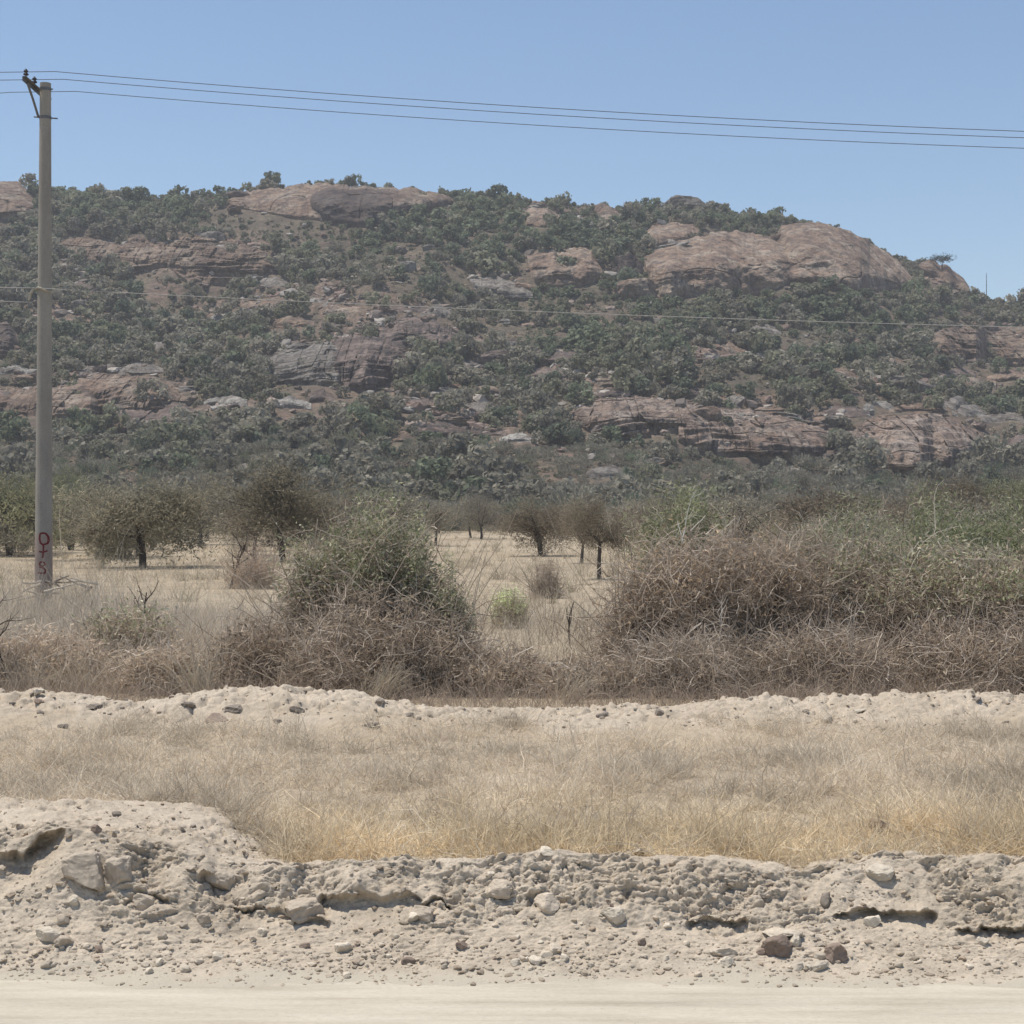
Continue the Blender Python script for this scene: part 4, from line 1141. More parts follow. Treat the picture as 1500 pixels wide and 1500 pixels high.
# ------------------------------------------------------------------ trees of the plain
def make_tree(seed, hgt, width, base_h, colour, n=1700, multi=2, sl=(0.16, 0.020), flat=False):
    """returns trunk mesh, crown mesh; unit metres, base at origin"""
    rg = np.random.default_rng(seed)
    tr, cr = Acc(), Acc()
    bark = np.array((0.085, 0.07, 0.058))
    tips = []
    for t in range(multi):
        ang = rg.uniform(0, 6.28); lean = rg.uniform(0.05, 0.25) * (1 if multi > 1 else 0.5)
        b0 = np.array([rg.normal() * 0.10, rg.normal() * 0.10, -0.15]) * (multi > 1) + np.array([0, 0, -0.1])
        fork = np.array([math.cos(ang) * lean * hgt * 0.5, math.sin(ang) * lean * hgt * 0.5, max(base_h, (0.36 if multi > 1 else 0.30) * hgt) * rg.uniform(0.85, 1.15)])
        mid = (b0 + fork) / 2 + rg.normal(size=3) * 0.05
        r0 = 0.030 * hgt * rg.uniform(0.8, 1.15)
        add_tube(tr, [b0, mid, fork], [r0 * 1.25, r0, r0 * 0.85], bark * rg.uniform(0.85, 1.2), 7)
        for k in range(rg.integers(4, 7)):
            an = rg.uniform(0, 6.28); rad = width / 2 * rg.uniform(0.45, 0.9)
            end = np.array([math.cos(an) * rad, math.sin(an) * rad, hgt * (rg.uniform(0.42, 0.95) if not flat else rg.uniform(0.8, 0.95))])
            end[2] = min(end[2], hgt * (1 - 0.35 * (rad / (width / 2)) ** 2))
            m1 = fork * 0.6 + end * 0.4 + np.array([0, 0, 0.06 * hgt]) + rg.normal(size=3) * 0.06 * hgt * 0.5
            add_tube(tr, [fork, m1, end], [r0 * 0.6, r0 * 0.38, r0 * 0.12], bark * rg.uniform(0.8, 1.3), 5)
            tips.append(end); tips.append((m1 + end) / 2)
            for q in range(2):
                e2 = end + rg.normal(size=3) * np.array([0.16 * width, 0.16 * width, 0.10 * hgt])
                add_tube(tr, [m1, (m1 + e2) / 2 + rg.normal(size=3) * 0.05, e2], [r0 * 0.3, r0 * 0.2, r0 * 0.07], bark * rg.uniform(0.8, 1.3), 4)
                tips.append(e2)
    tips = np.array(tips)
    nb = 26
    th = rg.uniform(0, 6.28, nb); uu = np.sqrt(rg.uniform(0.05, 1, nb))
    cz = rg.uniform(0, 1, nb)
    prof = np.sqrt(np.clip(1 - (cz - 0.4) ** 2 / 0.42, 0.05, 1))
    extra = np.stack([np.cos(th) * uu * prof * width * 0.42, np.sin(th) * uu * prof * width * 0.42, base_h + (hgt - base_h) * (0.1 + 0.82 * cz)], -1)
    cc = np.concatenate([tips, extra])
    ci = rg.integers(0, len(cc), n)
    off = rg.normal(size=(n, 3)) * np.array([0.10 * width, 0.10 * width, 0.085 * hgt])
    P = cc[ci] + off
    gap = fbm(P[:, 0] / (0.16 * width) + seed, P[:, 1] / (0.16 * width), P[:, 2] / (0.14 * hgt), 3, seed % 1000)
    ok = (P[:, 2] > base_h * (0.62 + 0.5 * rg.random(n))) & (rg.random(n) < 0.8 + 1.1 * gap)
    P = P[ok]; off = off[ok]; ci = ci[ok]
    D = norm(norm(off) + rg.normal(size=P.shape) * 0.7 + np.array([0, 0, 0.25]))
    shade = rg.uniform(0.75, 1.25, len(cc))[ci][:, None] * rg.uniform(0.7, 1.3, (len(P), 1))
    V, Fq, T = slivers(P, D, sl[0] * rg.uniform(0.5, 1.3, len(P)), sl[1] * rg.uniform(0.6, 1.4, len(P)), np.array(colour)[None] * shade, rg)
    cr.add(V, Fq, T)
    return tr.mesh("trunk", M_bark), cr.mesh("crown", M_leaf)

def put_tree(name, label, cat, loc, meshes, rz=0.0, sc=(1, 1, 1), group=None):
    t = empty(name, loc); t.rotation_euler.z = rz; t.scale = sc
    tag(t, label, cat, group)
    obj("trunk", meshes[0], t); obj("crown", meshes[1], t)
    return t

BRN = (0.235, 0.198, 0.142); GBR = (0.27, 0.242, 0.185); OLV = (0.215, 0.208, 0.125); GRN = (0.23, 0.245, 0.13); DBR = (0.21, 0.17, 0.125)
def ground_at(px, base_py):
    lo = 20.0; best = None
    for Yq in np.geomspace(20, 240, 500):
        a_ = (px - 750) / F
        z_ = float(plain_z(np.array(a_), np.array(Yq)))
        if H - (base_py - 750) * Yq / F <= z_: return a_, Yq, z_
    return a_, 240.0, 0.0
TREES = [  # px, base py, top py, crown px width, crown bottom py, colour, n, multi, label
    (212, 832, 702, 178, 826, (0.275, 0.248, 0.18), 5600, 3, "broad brown thorn tree standing right of the utility pole"),
    (414, 822, 688, 172, 805, (0.265, 0.235, 0.17), 4000, 2, "tall brown thorn tree behind the left side of the vine covered bush"),
    (14, 814, 690, 130, 811, (0.25, 0.24, 0.15), 4000, 3, "dense olive tree at the left edge of the picture"),
    (104, 806, 690, 80, 800, GRN, 1800, 2, "light green tree just behind the utility pole"),
    (790, 815, 733, 98, 811, BRN, 3600, 3, "round brown shrubby tree with its crown down to the grass"),
    (878, 849, 736, 84, 800, BRN, 3200, 1, "small brown tree with a thick bare trunk in the grass clearing"),
    (852, 826, 738, 70, 795, BRN, 2200, 1, "brown tree just behind the thick trunked tree"),
    (638, 800, 736, 70, 778, GBR, 1600, 1, "grey tree with a dark stem beside the vine covered bush"),
    (690, 788, 728, 60, 772, GBR, 1500, 1, "left one of two far grey trees at the back of the clearing"),
    (705, 790, 730, 66, 774, GBR, 1500, 1, "right one of two far grey trees at the back of the clearing"),
    (294, 798, 716, 75, 774, GBR, 1800, 1, "grey tree with a slim dark trunk at the back of the left clearing"),
    (345, 792, 708, 85, 778, GBR, 1700, 2, "grey brown tree behind the bare saplings"),
    (560, 800, 712, 90, 780, OLV, 1500, 2, "olive tree standing behind the vine covered bush"),
    (945, 800, 728, 90, 785, GBR, 1600, 2, "grey tree left of the feathery green shrub"),
    (1380, 806, 700, 110, 770, BRN, 3000, 2, "brown round topped tree behind the right thicket"),
    (1490, 806, 704, 120, 770, OLV, 3000, 2, "dark olive tree at the right edge behind the thicket"),
    (1160, 800, 726, 100, 780, GBR, 1800, 2, "grey tree behind the middle of the right thicket"),
    (1270, 796, 722, 100, 778, GBR, 1800, 2, "grey tree behind the right half of the thicket"),
]
for k, (x, by, ty, cw, cb, col, n, mu, lab) in enumerate(TREES):
    a_, Yt, zt = ground_at(x, by)
    hg = (by - ty) * Yt / F; wd = cw * Yt / F; bh = max((by - cb) * Yt / F, 0.1)
    me = make_tree(1200 + k, hg, wd, bh, col, int(n * 6), mu, (0.024 * wd, 0.0045 * wd))
    put_tree("thorn_tree", lab, "tree", (a_ * Yt, Yt, zt), me)

# scrub woodland at the foot of the hill: every tree its own thing
fproto = [make_tree(1400 + k, 3.3, 4.2, [0.5, 0.8, 0.4, 0.6, 0.7, 0.3][k], [GBR, BRN, GBR, OLV, DBR, GBR][k], 2200, [2, 1, 3, 2, 1, 3][k], (0.15, 0.034)) for k in range(6)]
items = []
rg = np.random.default_rng(55)
nf = 0
while nf < 290:
    a_ = rg.uniform(-0.325, 0.325); Yt = rg.uniform(82, 280)
    x = 750 + F * a_
    if bool(clearing(x, Yt)): continue
    zp = float(plain_z(np.array(a_), np.array(Yt))); zh = float(hill_z(a_, Yt)); zz = max(zp, zh)
    if zz > zp and rg.random() < 0.85 * float(bare_px(np.array([x]), np.array([750 + (H - zz) * F / Yt]))[0]): continue
    k = int(rg.integers(6)); s = rg.uniform(0.6, 1.15)
    t = put_tree("scrub_tree", None, "tree", (a_ * Yt, Yt, zz), fproto[k], rg.uniform(0, 6.28), (s * rg.uniform(0.9, 1.25), s * rg.uniform(0.9, 1.2), s), "scrub trees at the foot of the hill")
    c = ["grey leafless", "brown", "grey leafless", "olive", "dark brown", "grey leafless"][k]
    items.append((t, f"{'low' if s < 0.92 else 'taller'} {c} scrub tree", x, 750 + (H - zz - 1.5) * F / Yt))
    nf += 1
# the rest of that woodland, past the countable trees
acc = Acc()
wood = []
for tm, cm in fproto:
    for m_ in (cm,):
        vv = np.zeros(len(m_.vertices) * 3); m_.vertices.foreach_get("co", vv)
        tt = np.zeros(len(m_.vertices) * 4); m_.attributes["tint"].data.foreach_get("color", tt)
        wood.append((vv.reshape(-1, 3)[::1], tt.reshape(-1, 4)[:, :3]))
rg2 = np.random.default_rng(56)
cnt = 0
while cnt < 900:
    a_ = rg2.uniform(-0.40, 0.40); Yt = rg2.uniform(72, 262) if rg2.random() < 0.8 else rg2.uniform(72, 120); x = 750 + F * a_
    if bool(clearing(x, Yt - 6)): continue
    zz = max(float(plain_z(np.array(a_), np.array(Yt))), float(hill_z(a_, Yt)))
    vv, tt = wood[int(rg2.integers(6))]
    ok = (np.arange(len(vv) // 4) % 3 != cnt % 3).repeat(4)
    vv, tt = vv[ok], tt[ok]
    th = rg2.uniform(0, 6.28); sc_ = rg2.uniform(0.32, 0.95)
    q = np.stack([vv[:, 0] * math.cos(th) - vv[:, 1] * math.sin(th), vv[:, 0] * math.sin(th) + vv[:, 1] * math.cos(th), vv[:, 2] * 0.92 - 0.35], -1) * sc_ + np.array([a_ * Yt, Yt, zz])
    acc.add(q, np.arange(len(q)).reshape(-1, 4), tt * rg2.uniform(0.8, 1.2))
    cnt += 1
tag(obj("foot_woodland", acc.mesh("foot_woodland", M_leaf)), "low grey scrub woodland filling the foot of the hill", "woodland", kind="stuff")
foot_marks = [("the utility pole", 64, 730), ("the broad brown thorn tree", 212, 760), ("the tall brown thorn tree", 414, 740), ("the vine covered bush", 545, 740), ("the two far grey trees", 698, 755),
              ("the round shrubby tree", 790, 760), ("the thick trunked tree", 878, 760), ("the feathery green shrub", 1000, 740), ("the thicket middle", 1160, 760), ("the brown round topped tree", 1380, 730),
              ("the right edge olive tree", 1490, 735), ("the right band cliff", 1342, 660), ("the middle band cliff", 1108, 645), ("the lower dark lens", 672, 640), ("the stepped pink cliff", 185, 620)]
label_all(items, foot_marks)

# ------------------------------------------------------------------ roadside shrubs
def lumpy(d, seed, amp=0.34):
    return 0.95 + amp * fbm(d[:, 0] * 2.4 + seed, d[:, 1] * 2.4, d[:, 2] * 2.4, 3, seed)
TW_BROWN = np.array([(0.42, 0.34, 0.265), (0.50, 0.415, 0.33), (0.31, 0.245, 0.19), (0.57, 0.48, 0.385)])
TW_PALE = np.array([(0.54, 0.46, 0.37), (0.62, 0.55, 0.46)])
LF_GREEN = np.array([(0.34, 0.355, 0.205), (0.43, 0.43, 0.27), (0.24, 0.265, 0.15), (0.60, 0.57, 0.43)])
LF_DRY = np.array([(0.42, 0.335, 0.245), (0.50, 0.41, 0.305), (0.33, 0.26, 0.19)])

def make_shrub(name, label, px, base_py, top_py, wpx, Yd, seed, n_tw=4000, n_leaf=0, leaf_pal=LF_GREEN, pale=0.13, tw_pal=TW_BROWN, tlen=0.5, leaf_top=0.0, shape=0.55, group=None, leaf=(0.035, 0.012), depth=0.8, tw_w=0.0040):
    rg = np.random.default_rng(seed)
    a_ = (px - 750) / F
    zb = float(plain_z(np.array(a_), np.array(Yd)))
    top = H - (top_py - 750) * Yd / F
    hg = top - zb; rx = wpx / 2 * Yd / F; ry = rx * depth
    ry = min(ry, 1.7)
    def pts(n, inner):
        d = norm(rg.normal(size=(n, 3))); d[:, 2] = np.abs(d[:, 2])
        r = rg.uniform(inner, 1.0, n) ** 0.5 * lumpy(d, seed % 97)
        q = d * r[:, None]
        q[:, 2] = np.sign(q[:, 2]) * np.abs(q[:, 2]) ** shape if shape != 1 else q[:, 2]
        return q * np.array([rx, ry, hg * 0.94]), d
    t = empty(name, (a_ * Yd, Yd, zb)); tag(t, label, "shrub", group)
    tw = Acc()
    P0, d = pts(n_tw, 0.02)
    P0[:, 2] *= rg.uniform(0.25, 1.0, n_tw)
    D0 = norm(d * np.array([1, 1, 0.4]) * 0.5 + rg.normal(size=(n_tw, 3)) * 0.7 + np.array([0, 0, 0.45]))
    L = tlen * rg.uniform(0.4, 1.3, n_tw) * (0.5 + 0.5 * np.clip(hg / 1.5, 0.4, 1.2))
    P = grow(P0 - D0 * L[:, None] * 0.5, D0, L, 5, 0.30, 0.10, rg)
    P[..., 2] = np.maximum(P[..., 2], -0.02)
    W = (tw_w * rg.uniform(0.6, 1.6, n_tw))[:, None] * np.linspace(1.15, 0.5, 5)[None]
    ip = rg.random(n_tw) < pale
    col = tw_pal[rg.integers(0, len(tw_pal), n_tw)]
    col = np.where(ip[:, None], TW_PALE[rg.integers(0, 2, n_tw)], col) * rg.uniform(0.8, 1.2, (n_tw, 1))
    W[ip] *= 1.25
    tw.add(*ribbons(P, W, col, rg))
    # main stems from the ground up
    ns = int(30 + 22 * rx)
    st = np.stack([rg.uniform(-0.7, 0.7, ns) * rx, rg.uniform(-0.6, 0.6, ns) * ry, np.full(ns, -0.08)], -1)
    dd = norm(np.stack([st[:, 0] / rx * 0.5, st[:, 1] / ry * 0.3, np.ones(ns)], -1) + rg.normal(size=(ns, 3)) * 0.25)
    Ps = grow(st, dd, hg * rg.uniform(0.55, 1.08, ns), 8, 0.14, 0.05, rg)
    for k in range(ns):
        r0 = rg.uniform(0.005, 0.013)
        pc = TW_PALE[k % 2] * rg.uniform(0.6, 1.0) if rg.random() < 0.35 else tw_pal[k % len(tw_pal)]
        add_tube(tw, Ps[k], np.linspace(r0, r0 * 0.3, 8), pc, 4)
    # long bleached stems arching over the outside
    na = int(26 * rx + 14)
    Pa, da = pts(na, 0.7)
    Pa[:, 2] *= rg.uniform(0.3, 0.95, na)
    Da = norm(da * 0.6 + rg.normal(size=(na, 3)) * 0.6 + np.array([0, 0, 0.5]))
    Pl_ = grow(Pa, Da, rg.uniform(0.3, 1.0, na) * min(1.0, hg * 0.55), 8, 0.22, 0.14, rg)
    for k in range(na):
        r0 = rg.uniform(0.004, 0.008)
        add_tube(tw, Pl_[k], np.linspace(r0, r0 * 0.3, 8), TW_PALE[k % 2] * rg.uniform(0.75, 1.15), 4)
    obj("branches", tw.mesh("branches", M_twig), t)
    if n_leaf:
        lf = Acc()
        Pl, dl = pts(n_leaf, 0.25)
        Pl[:, 2] = np.maximum(Pl[:, 2], 0) * rg.uniform(0.75, 1.02, n_leaf)
        k = Pl[:, 2] > leaf_top * hg * (0.75 + 0.5 * rg.random(n_leaf))
        cl = vnoise(Pl[:, 0] * 5 + seed, Pl[:, 1] * 5, Pl[:, 2] * 5, seed)
        k &= rg.random(n_leaf) < 0.72 + 0.6 * cl
        Pl = Pl[k]; m = len(Pl)
        Dl = norm(rg.normal(size=(m, 3)) + np.array([0, 0, 0.2]))
        lc = leaf_pal[rg.integers(0, len(leaf_pal), m)] * rg.uniform(0.75, 1.25, (m, 1)) * (1 + 0.25 * cl[k])[:, None]
        lf.add(*slivers(Pl, Dl, leaf[0] * rg.uniform(0.6, 1.5, m), leaf[1] * rg.uniform(0.6, 1.4, m), lc, rg))
        obj("foliage", lf.mesh("foliage", M_leaf), t)
    return t

SH = [
  # the big vine covered bush: dome with a wide brown skirt
  dict(name="vine_covered_bush", label="big rounded bush draped in green vine left of the grass clearing", px=545, base_py=1000, top_py=684, wpx=245, Yd=21.6, seed=3001, n_tw=11000, n_leaf=25000, leaf_top=0.42, pale=0.17, shape=0.62),
  dict(name="vine_covered_bush", label="lower green brown shoulder on the right of the big vine covered bush", px=632, base_py=1000, top_py=792, wpx=125, Yd=21.2, seed=3031, n_tw=5000, n_leaf=9000, leaf_top=0.35, pale=0.17, shape=0.6),
  dict(name="vine_covered_bush", label="brownish green shoulder on the left of the big vine covered bush", px=462, base_py=1000, top_py=775, wpx=110, Yd=21.4, seed=3032, n_tw=5000, n_leaf=7000, leaf_pal=np.concatenate([LF_GREEN, LF_DRY]), leaf_top=0.35, pale=0.17, shape=0.6),
  dict(name="dry_shrub", label="brown tangled shrub forming the skirt below the vine covered bush", px=560, base_py=1020, top_py=845, wpx=330, Yd=20.6, seed=3002, n_tw=9000, n_leaf=3000, leaf_pal=LF_DRY, pale=0.12),
  dict(name="dry_shrub", label="low brown shrub left of the vine covered bush", px=385, base_py=1010, top_py=892, wpx=190, Yd=20.8, seed=3003, n_tw=5500, n_leaf=3500, leaf_pal=LF_DRY, pale=0.08),
  dict(name="dry_shrub", label="greyish green shrub round the dead forked sapling", px=185, base_py=1010, top_py=868, wpx=190, Yd=22.0, seed=3004, n_tw=4200, n_leaf=5000, leaf_pal=np.concatenate([LF_GREEN * 0.9, LF_DRY]), pale=0.12),
  dict(name="dry_shrub", label="low straw coloured shrub in front of the utility pole", px=80, base_py=1010, top_py=905, wpx=200, Yd=21.0, seed=3005, n_tw=3600, n_leaf=2500, leaf_pal=LF_DRY * 1.25, pale=0.35, tw_pal=TW_BROWN * 1.25),
  dict(name="dry_shrub", label="brown shrub at the left edge behind the far berm", px=-20, base_py=1010, top_py=915, wpx=130, Yd=20.5, seed=3006, n_tw=3500, n_leaf=1500, leaf_pal=LF_DRY, pale=0.10),
  dict(name="dry_shrub", label="low straw shrub just left of the pale grass clump", px=240, base_py=1015, top_py=930, wpx=150, Yd=20.4, seed=3007, n_tw=3200, n_leaf=2200, leaf_pal=LF_DRY * 1.2, pale=0.32, tw_pal=TW_BROWN * 1.2),
  dict(name="dry_shrub", label="brown shrub between the vine covered bush and the clearing weeds", px=720, base_py=1025, top_py=938, wpx=190, Yd=20.4, seed=3008, n_tw=4200, n_leaf=2500, leaf_pal=LF_DRY, pale=0.14),
  dict(name="dry_shrub", label="low brown shrub below the grass clearing", px=860, base_py=1030, top_py=955, wpx=190, Yd=20.2, seed=3009, n_tw=3800, n_leaf=2500, leaf_pal=LF_DRY, pale=0.14),
  # the right thicket
  dict(name="thicket_shrub", label="reddish brown left end of the right thicket", px=990, base_py=1030, top_py=758, wpx=230, Yd=21.4, seed=3011, n_tw=12000, n_leaf=3000, leaf_pal=LF_DRY * np.array([1.0, 0.94, 0.87]), pale=0.14, shape=0.45),
  dict(name="thicket_shrub", label="tall brown thicket shrub with dark crossed stems inside", px=1120, base_py=1030, top_py=744, wpx=280, Yd=21.8, seed=3012, n_tw=15000, n_leaf=3000, leaf_pal=LF_DRY * np.array([1.0, 0.94, 0.87]), pale=0.13, shape=0.42),
  dict(name="thicket_shrub", label="grey brown thicket shrub with green upper twigs", px=1260, base_py=1025, top_py=748, wpx=280, Yd=22.2, seed=3013, n_tw=14000, n_leaf=15000, leaf_pal=np.concatenate([LF_DRY, LF_GREEN * 0.85, LF_GREEN * 0.8]), leaf_top=0.52, pale=0.16, shape=0.42),
  dict(name="thicket_shrub", label="dense grey brown shrub at the right end of the thicket", px=1400, base_py=1020, top_py=770, wpx=290, Yd=21.6, seed=3014, n_tw=15000, n_leaf=17000, leaf_pal=np.concatenate([LF_DRY, LF_GREEN * 0.85, LF_GREEN * 0.8]), leaf_top=0.50, pale=0.16, shape=0.42),
  dict(name="thicket_shrub", label="outer thicket shrub cut by the right edge of the picture", px=1540, base_py=1020, top_py=755, wpx=240, Yd=21.8, seed=3015, n_tw=8000, n_leaf=14000, leaf_pal=np.concatenate([LF_DRY, LF_GREEN * 0.85, LF_GREEN * 0.8]), leaf_top=0.48, pale=0.14, shape=0.42),
  dict(name="thicket_shrub", label="low front shrub of bare arching twigs at the thicket foot", px=1010, base_py=1030, top_py=905, wpx=220, Yd=20.2, seed=3016, n_tw=6500, n_leaf=0, pale=0.24, tlen=0.7),
  dict(name="thicket_shrub", label="dark low shrub under the middle of the right thicket", px=1210, base_py=1030, top_py=895, wpx=260, Yd=20.5, seed=3017, n_tw=7500, n_leaf=1500, leaf_pal=LF_DRY, pale=0.18, tlen=0.7),
  dict(name="thicket_shrub", label="low brown shrub under the right end of the thicket", px=1420, base_py=1025, top_py=890, wpx=260, Yd=20.6, seed=3018, n_tw=7500, n_leaf=2000, leaf_pal=LF_DRY, pale=0.17, tlen=0.6),
  dict(name="thicket_shrub", label="brown shrub continuing the thicket past the right edge of the picture", px=1700, base_py=1020, top_py=780, wpx=280, Yd=21.9, seed=3019, n_tw=10000, n_leaf=6000, leaf_pal=np.concatenate([LF_DRY, LF_GREEN * 0.85]), leaf_top=0.4, pale=0.15, shape=0.42),
  # green feathery shrubs behind it
  dict(name="feathery_shrub", label="feathery light green shrub rising behind the thicket's left end", px=1010, base_py=940, top_py=672, wpx=190, Yd=25.5, seed=3021, n_tw=2200, n_leaf=30000, leaf_pal=LF_GREEN * np.array([0.92, 0.92, 0.88]), leaf_top=0.3, pale=0.2, shape=0.5, leaf=(0.045, 0.009)),
  dict(name="feathery_shrub", label="green shrub rising behind the middle of the thicket", px=1240, base_py=940, top_py=712, wpx=260, Yd=25.0, seed=3022, n_tw=2200, n_leaf=28000, leaf_pal=LF_GREEN * 0.8, leaf_top=0.4, pale=0.15, shape=0.55, leaf=(0.045, 0.008)),
  dict(name="feathery_shrub", label="bright green shrub at the upper right corner of the thicket", px=1430, base_py=940, top_py=700, wpx=300, Yd=24.6, seed=3023, n_tw=2500, n_leaf=36000, leaf_pal=LF_GREEN * np.array([0.80, 0.84, 0.76]), leaf_top=0.35, pale=0.15, shape=0.5, leaf=(0.045, 0.008)),
  dict(name="feathery_shrub", label="small pale green shrub in the grass clearing", px=745, base_py=900, top_py=848, wpx=62, Yd=33.0, seed=3024, n_tw=500, n_leaf=2200, leaf_pal=LF_GREEN * np.array([1.6, 1.7, 1.5]), pale=0.2, leaf=(0.04, 0.008)),
  dict(name="dry_shrub", label="thin grey bush below the round shrubby tree", px=800, base_py=880, top_py=800, wpx=44, Yd=46.0, seed=3025, n_tw=1300, n_leaf=0, pale=0.1, shape=0.8, tlen=0.6),
  dict(name="dry_shrub", label="pinkish bare shrub in the left clearing beside the saplings", px=372, base_py=850, top_py=768, wpx=90, Yd=52.0, seed=3026, n_tw=1500, n_leaf=0, pale=0.15, shape=0.8, tlen=0.9, tw_pal=TW_BROWN * np.array([1.0, 0.95, 0.92])),
]
for d in SH:
    make_shrub(**d)

# dead saplings and snags
def sapling(name, label, px, base_py, top_py, Yd, seed, r=0.02, nb=6, col=(0.07, 0.055, 0.045), spread=0.5, cat="sapling"):
    rg = np.random.default_rng(seed)
    a_ = (px - 750) / F
    zb = float(plain_z(np.array(a_), np.array(Yd)))
    hg = H - (top_py - 750) * Yd / F - zb
    t = empty(name, (a_ * Yd, Yd, zb)); tag(t, label, cat)
    st, br = Acc(), Acc()
    P = grow(np.array([[0, 0, -0.1]]), np.array([[rg.normal() * 0.12, 0, 1]]), [hg * 0.9], 9, 0.09, -0.03, rg)[0]
    add_tube(st, P, np.linspace(r, r * 0.35, 9), np.array(col), 6)
    obj("stem", st.mesh("stem", M_bark), t)
    for k in range(nb):
        i0 = rg.integers(3, 8)
        d = norm(np.array([rg.normal() * spread, rg.normal() * spread * 0.6, rg.uniform(0.5, 1.0)]))
        Q = grow(P[i0:i0 + 1], d[None], [hg * rg.uniform(0.2, 0.45)], 6, 0.18, -0.03, rg)[0]
        add_tube(br, Q, np.linspace(r * 0.5, r * 0.12, 6), np.array(col) * rg.uniform(0.8, 1.5), 4)
        for q in range(3):
            Q2 = grow(Q[rg.integers(1, 5)][None], norm(d + rg.normal(size=3) * 0.6)[None], [hg * rg.uniform(0.08, 0.2)], 4, 0.2, 0, rg)[0]
            add_tube(br, Q2, np.linspace(r * 0.25, r * 0.08, 4), np.array(col) * rg.uniform(0.8, 1.5), 3)
    obj("branches", br.mesh("branches", M_bark), t)
sapling("dead_sapling", "dead forked sapling with two dark prongs in the left brush", 206, 950, 842, 23.0, 4001, 0.022, 4)
sapling("dead_sapling", "thin dark bare sapling at the far left edge", 14, 1000, 846, 20.4, 4002, 0.020, 7, spread=0.7)
sapling("dead_sapling", "bare sapling with a straight dark stem in the left clearing", 336, 862, 778, 52.0, 4003, 0.045, 8)
sapling("dead_sapling", "bare sapling nearest the tall brown thorn tree", 383, 850, 792, 56.0, 4004, 0.05, 8)
sapling("dead_sapling", "charred thin stump standing in the weeds of the clearing", 836, 942, 862, 27.0, 4005, 0.022, 3, spread=0.15)
sapling("dead_snag", "bleached white dead branch sticking up behind the thicket", 1046, 950, 706, 23.6, 4006, 0.016, 7, (0.50, 0.47, 0.42), 0.7, "dead branch")
sapling("dead_snag", "pale dead branch right of the bleached white one", 1075, 950, 745, 23.8, 4007, 0.012, 6, (0.46, 0.42, 0.36), 0.6, "dead branch")
sapling("dead_snag", "dark dead stalk sticking up above the thicket middle", 1150, 950, 734, 24.0, 4008, 0.014, 9, (0.06, 0.05, 0.042), 0.5, "dead branch")
sapling("dead_snag", "dark crossed stem inside the brown thicket", 1120, 1000, 812, 20.9, 4009, 0.016, 4, (0.05, 0.04, 0.033), 0.35, "dead branch")
sapling("dead_snag", "pale curved stem in front of the thicket's left end", 1036, 1000, 850, 20.1, 4010, 0.012, 4, (0.46, 0.41, 0.35), 0.4, "dead branch")
sapling("dead_snag", "pale forked twig in front of the thicket middle", 1240, 1000, 855, 20.2, 4011, 0.011, 5, (0.44, 0.39, 0.33), 0.6, "dead branch")
sapling("dead_snag", "short pale stick poking out of the vine covered bush", 624, 960, 838, 20.9, 4012, 0.012, 1, (0.55, 0.50, 0.43), 0.2, "dead branch")

# pile of fallen branches at the pole's foot
bp = empty("fallen_branches", (-8.35, 31.0, 0.12)); tag(bp, "heap of pale fallen branches at the foot of the utility pole", "branch pile")
rg = np.random.default_rng(88)
for k in range(12):
    ac = Acc()
    p0 = np.array([rg.uniform(-0.7, 0.5), rg.uniform(-0.4, 0.4), rg.uniform(0.65, 1.0)])
    d = norm(np.array([rg.normal(), rg.normal() * 0.4, rg.normal() * 0.25 + 0.1]))
    Q = grow(p0[None], d[None], [rg.uniform(0.35, 0.8)], 6, 0.15, 0.03, rg)[0]
    col = np.array((0.50, 0.44, 0.36)) if k % 4 else np.array((0.16, 0.13, 0.11))
    add_tube(ac, Q, np.linspace(0.03, 0.01, 6), col, 5)
    obj("branch", ac.mesh("branch", M_bark), bp)

# ------------------------------------------------------------------ grass
def blades(a_, Y_, z_, h, w, col, rg, S=4, lean=0.45, curl=0.2):
    N = len(a_)
    P0 = np.stack([a_ * Y_, Y_, z_ - 0.01], -1)
    D = norm(np.stack([rg.normal(size=N) * lean, rg.normal(size=N) * lean, np.ones(N)], -1))
    P = grow(P0, D, h, S, curl, 0.12, rg)
    W = (w * rg.uniform(0.6, 1.3, N))[:, None] * np.linspace(1, 0.25, S)[None]
    return ribbons(P, W, col, rg)

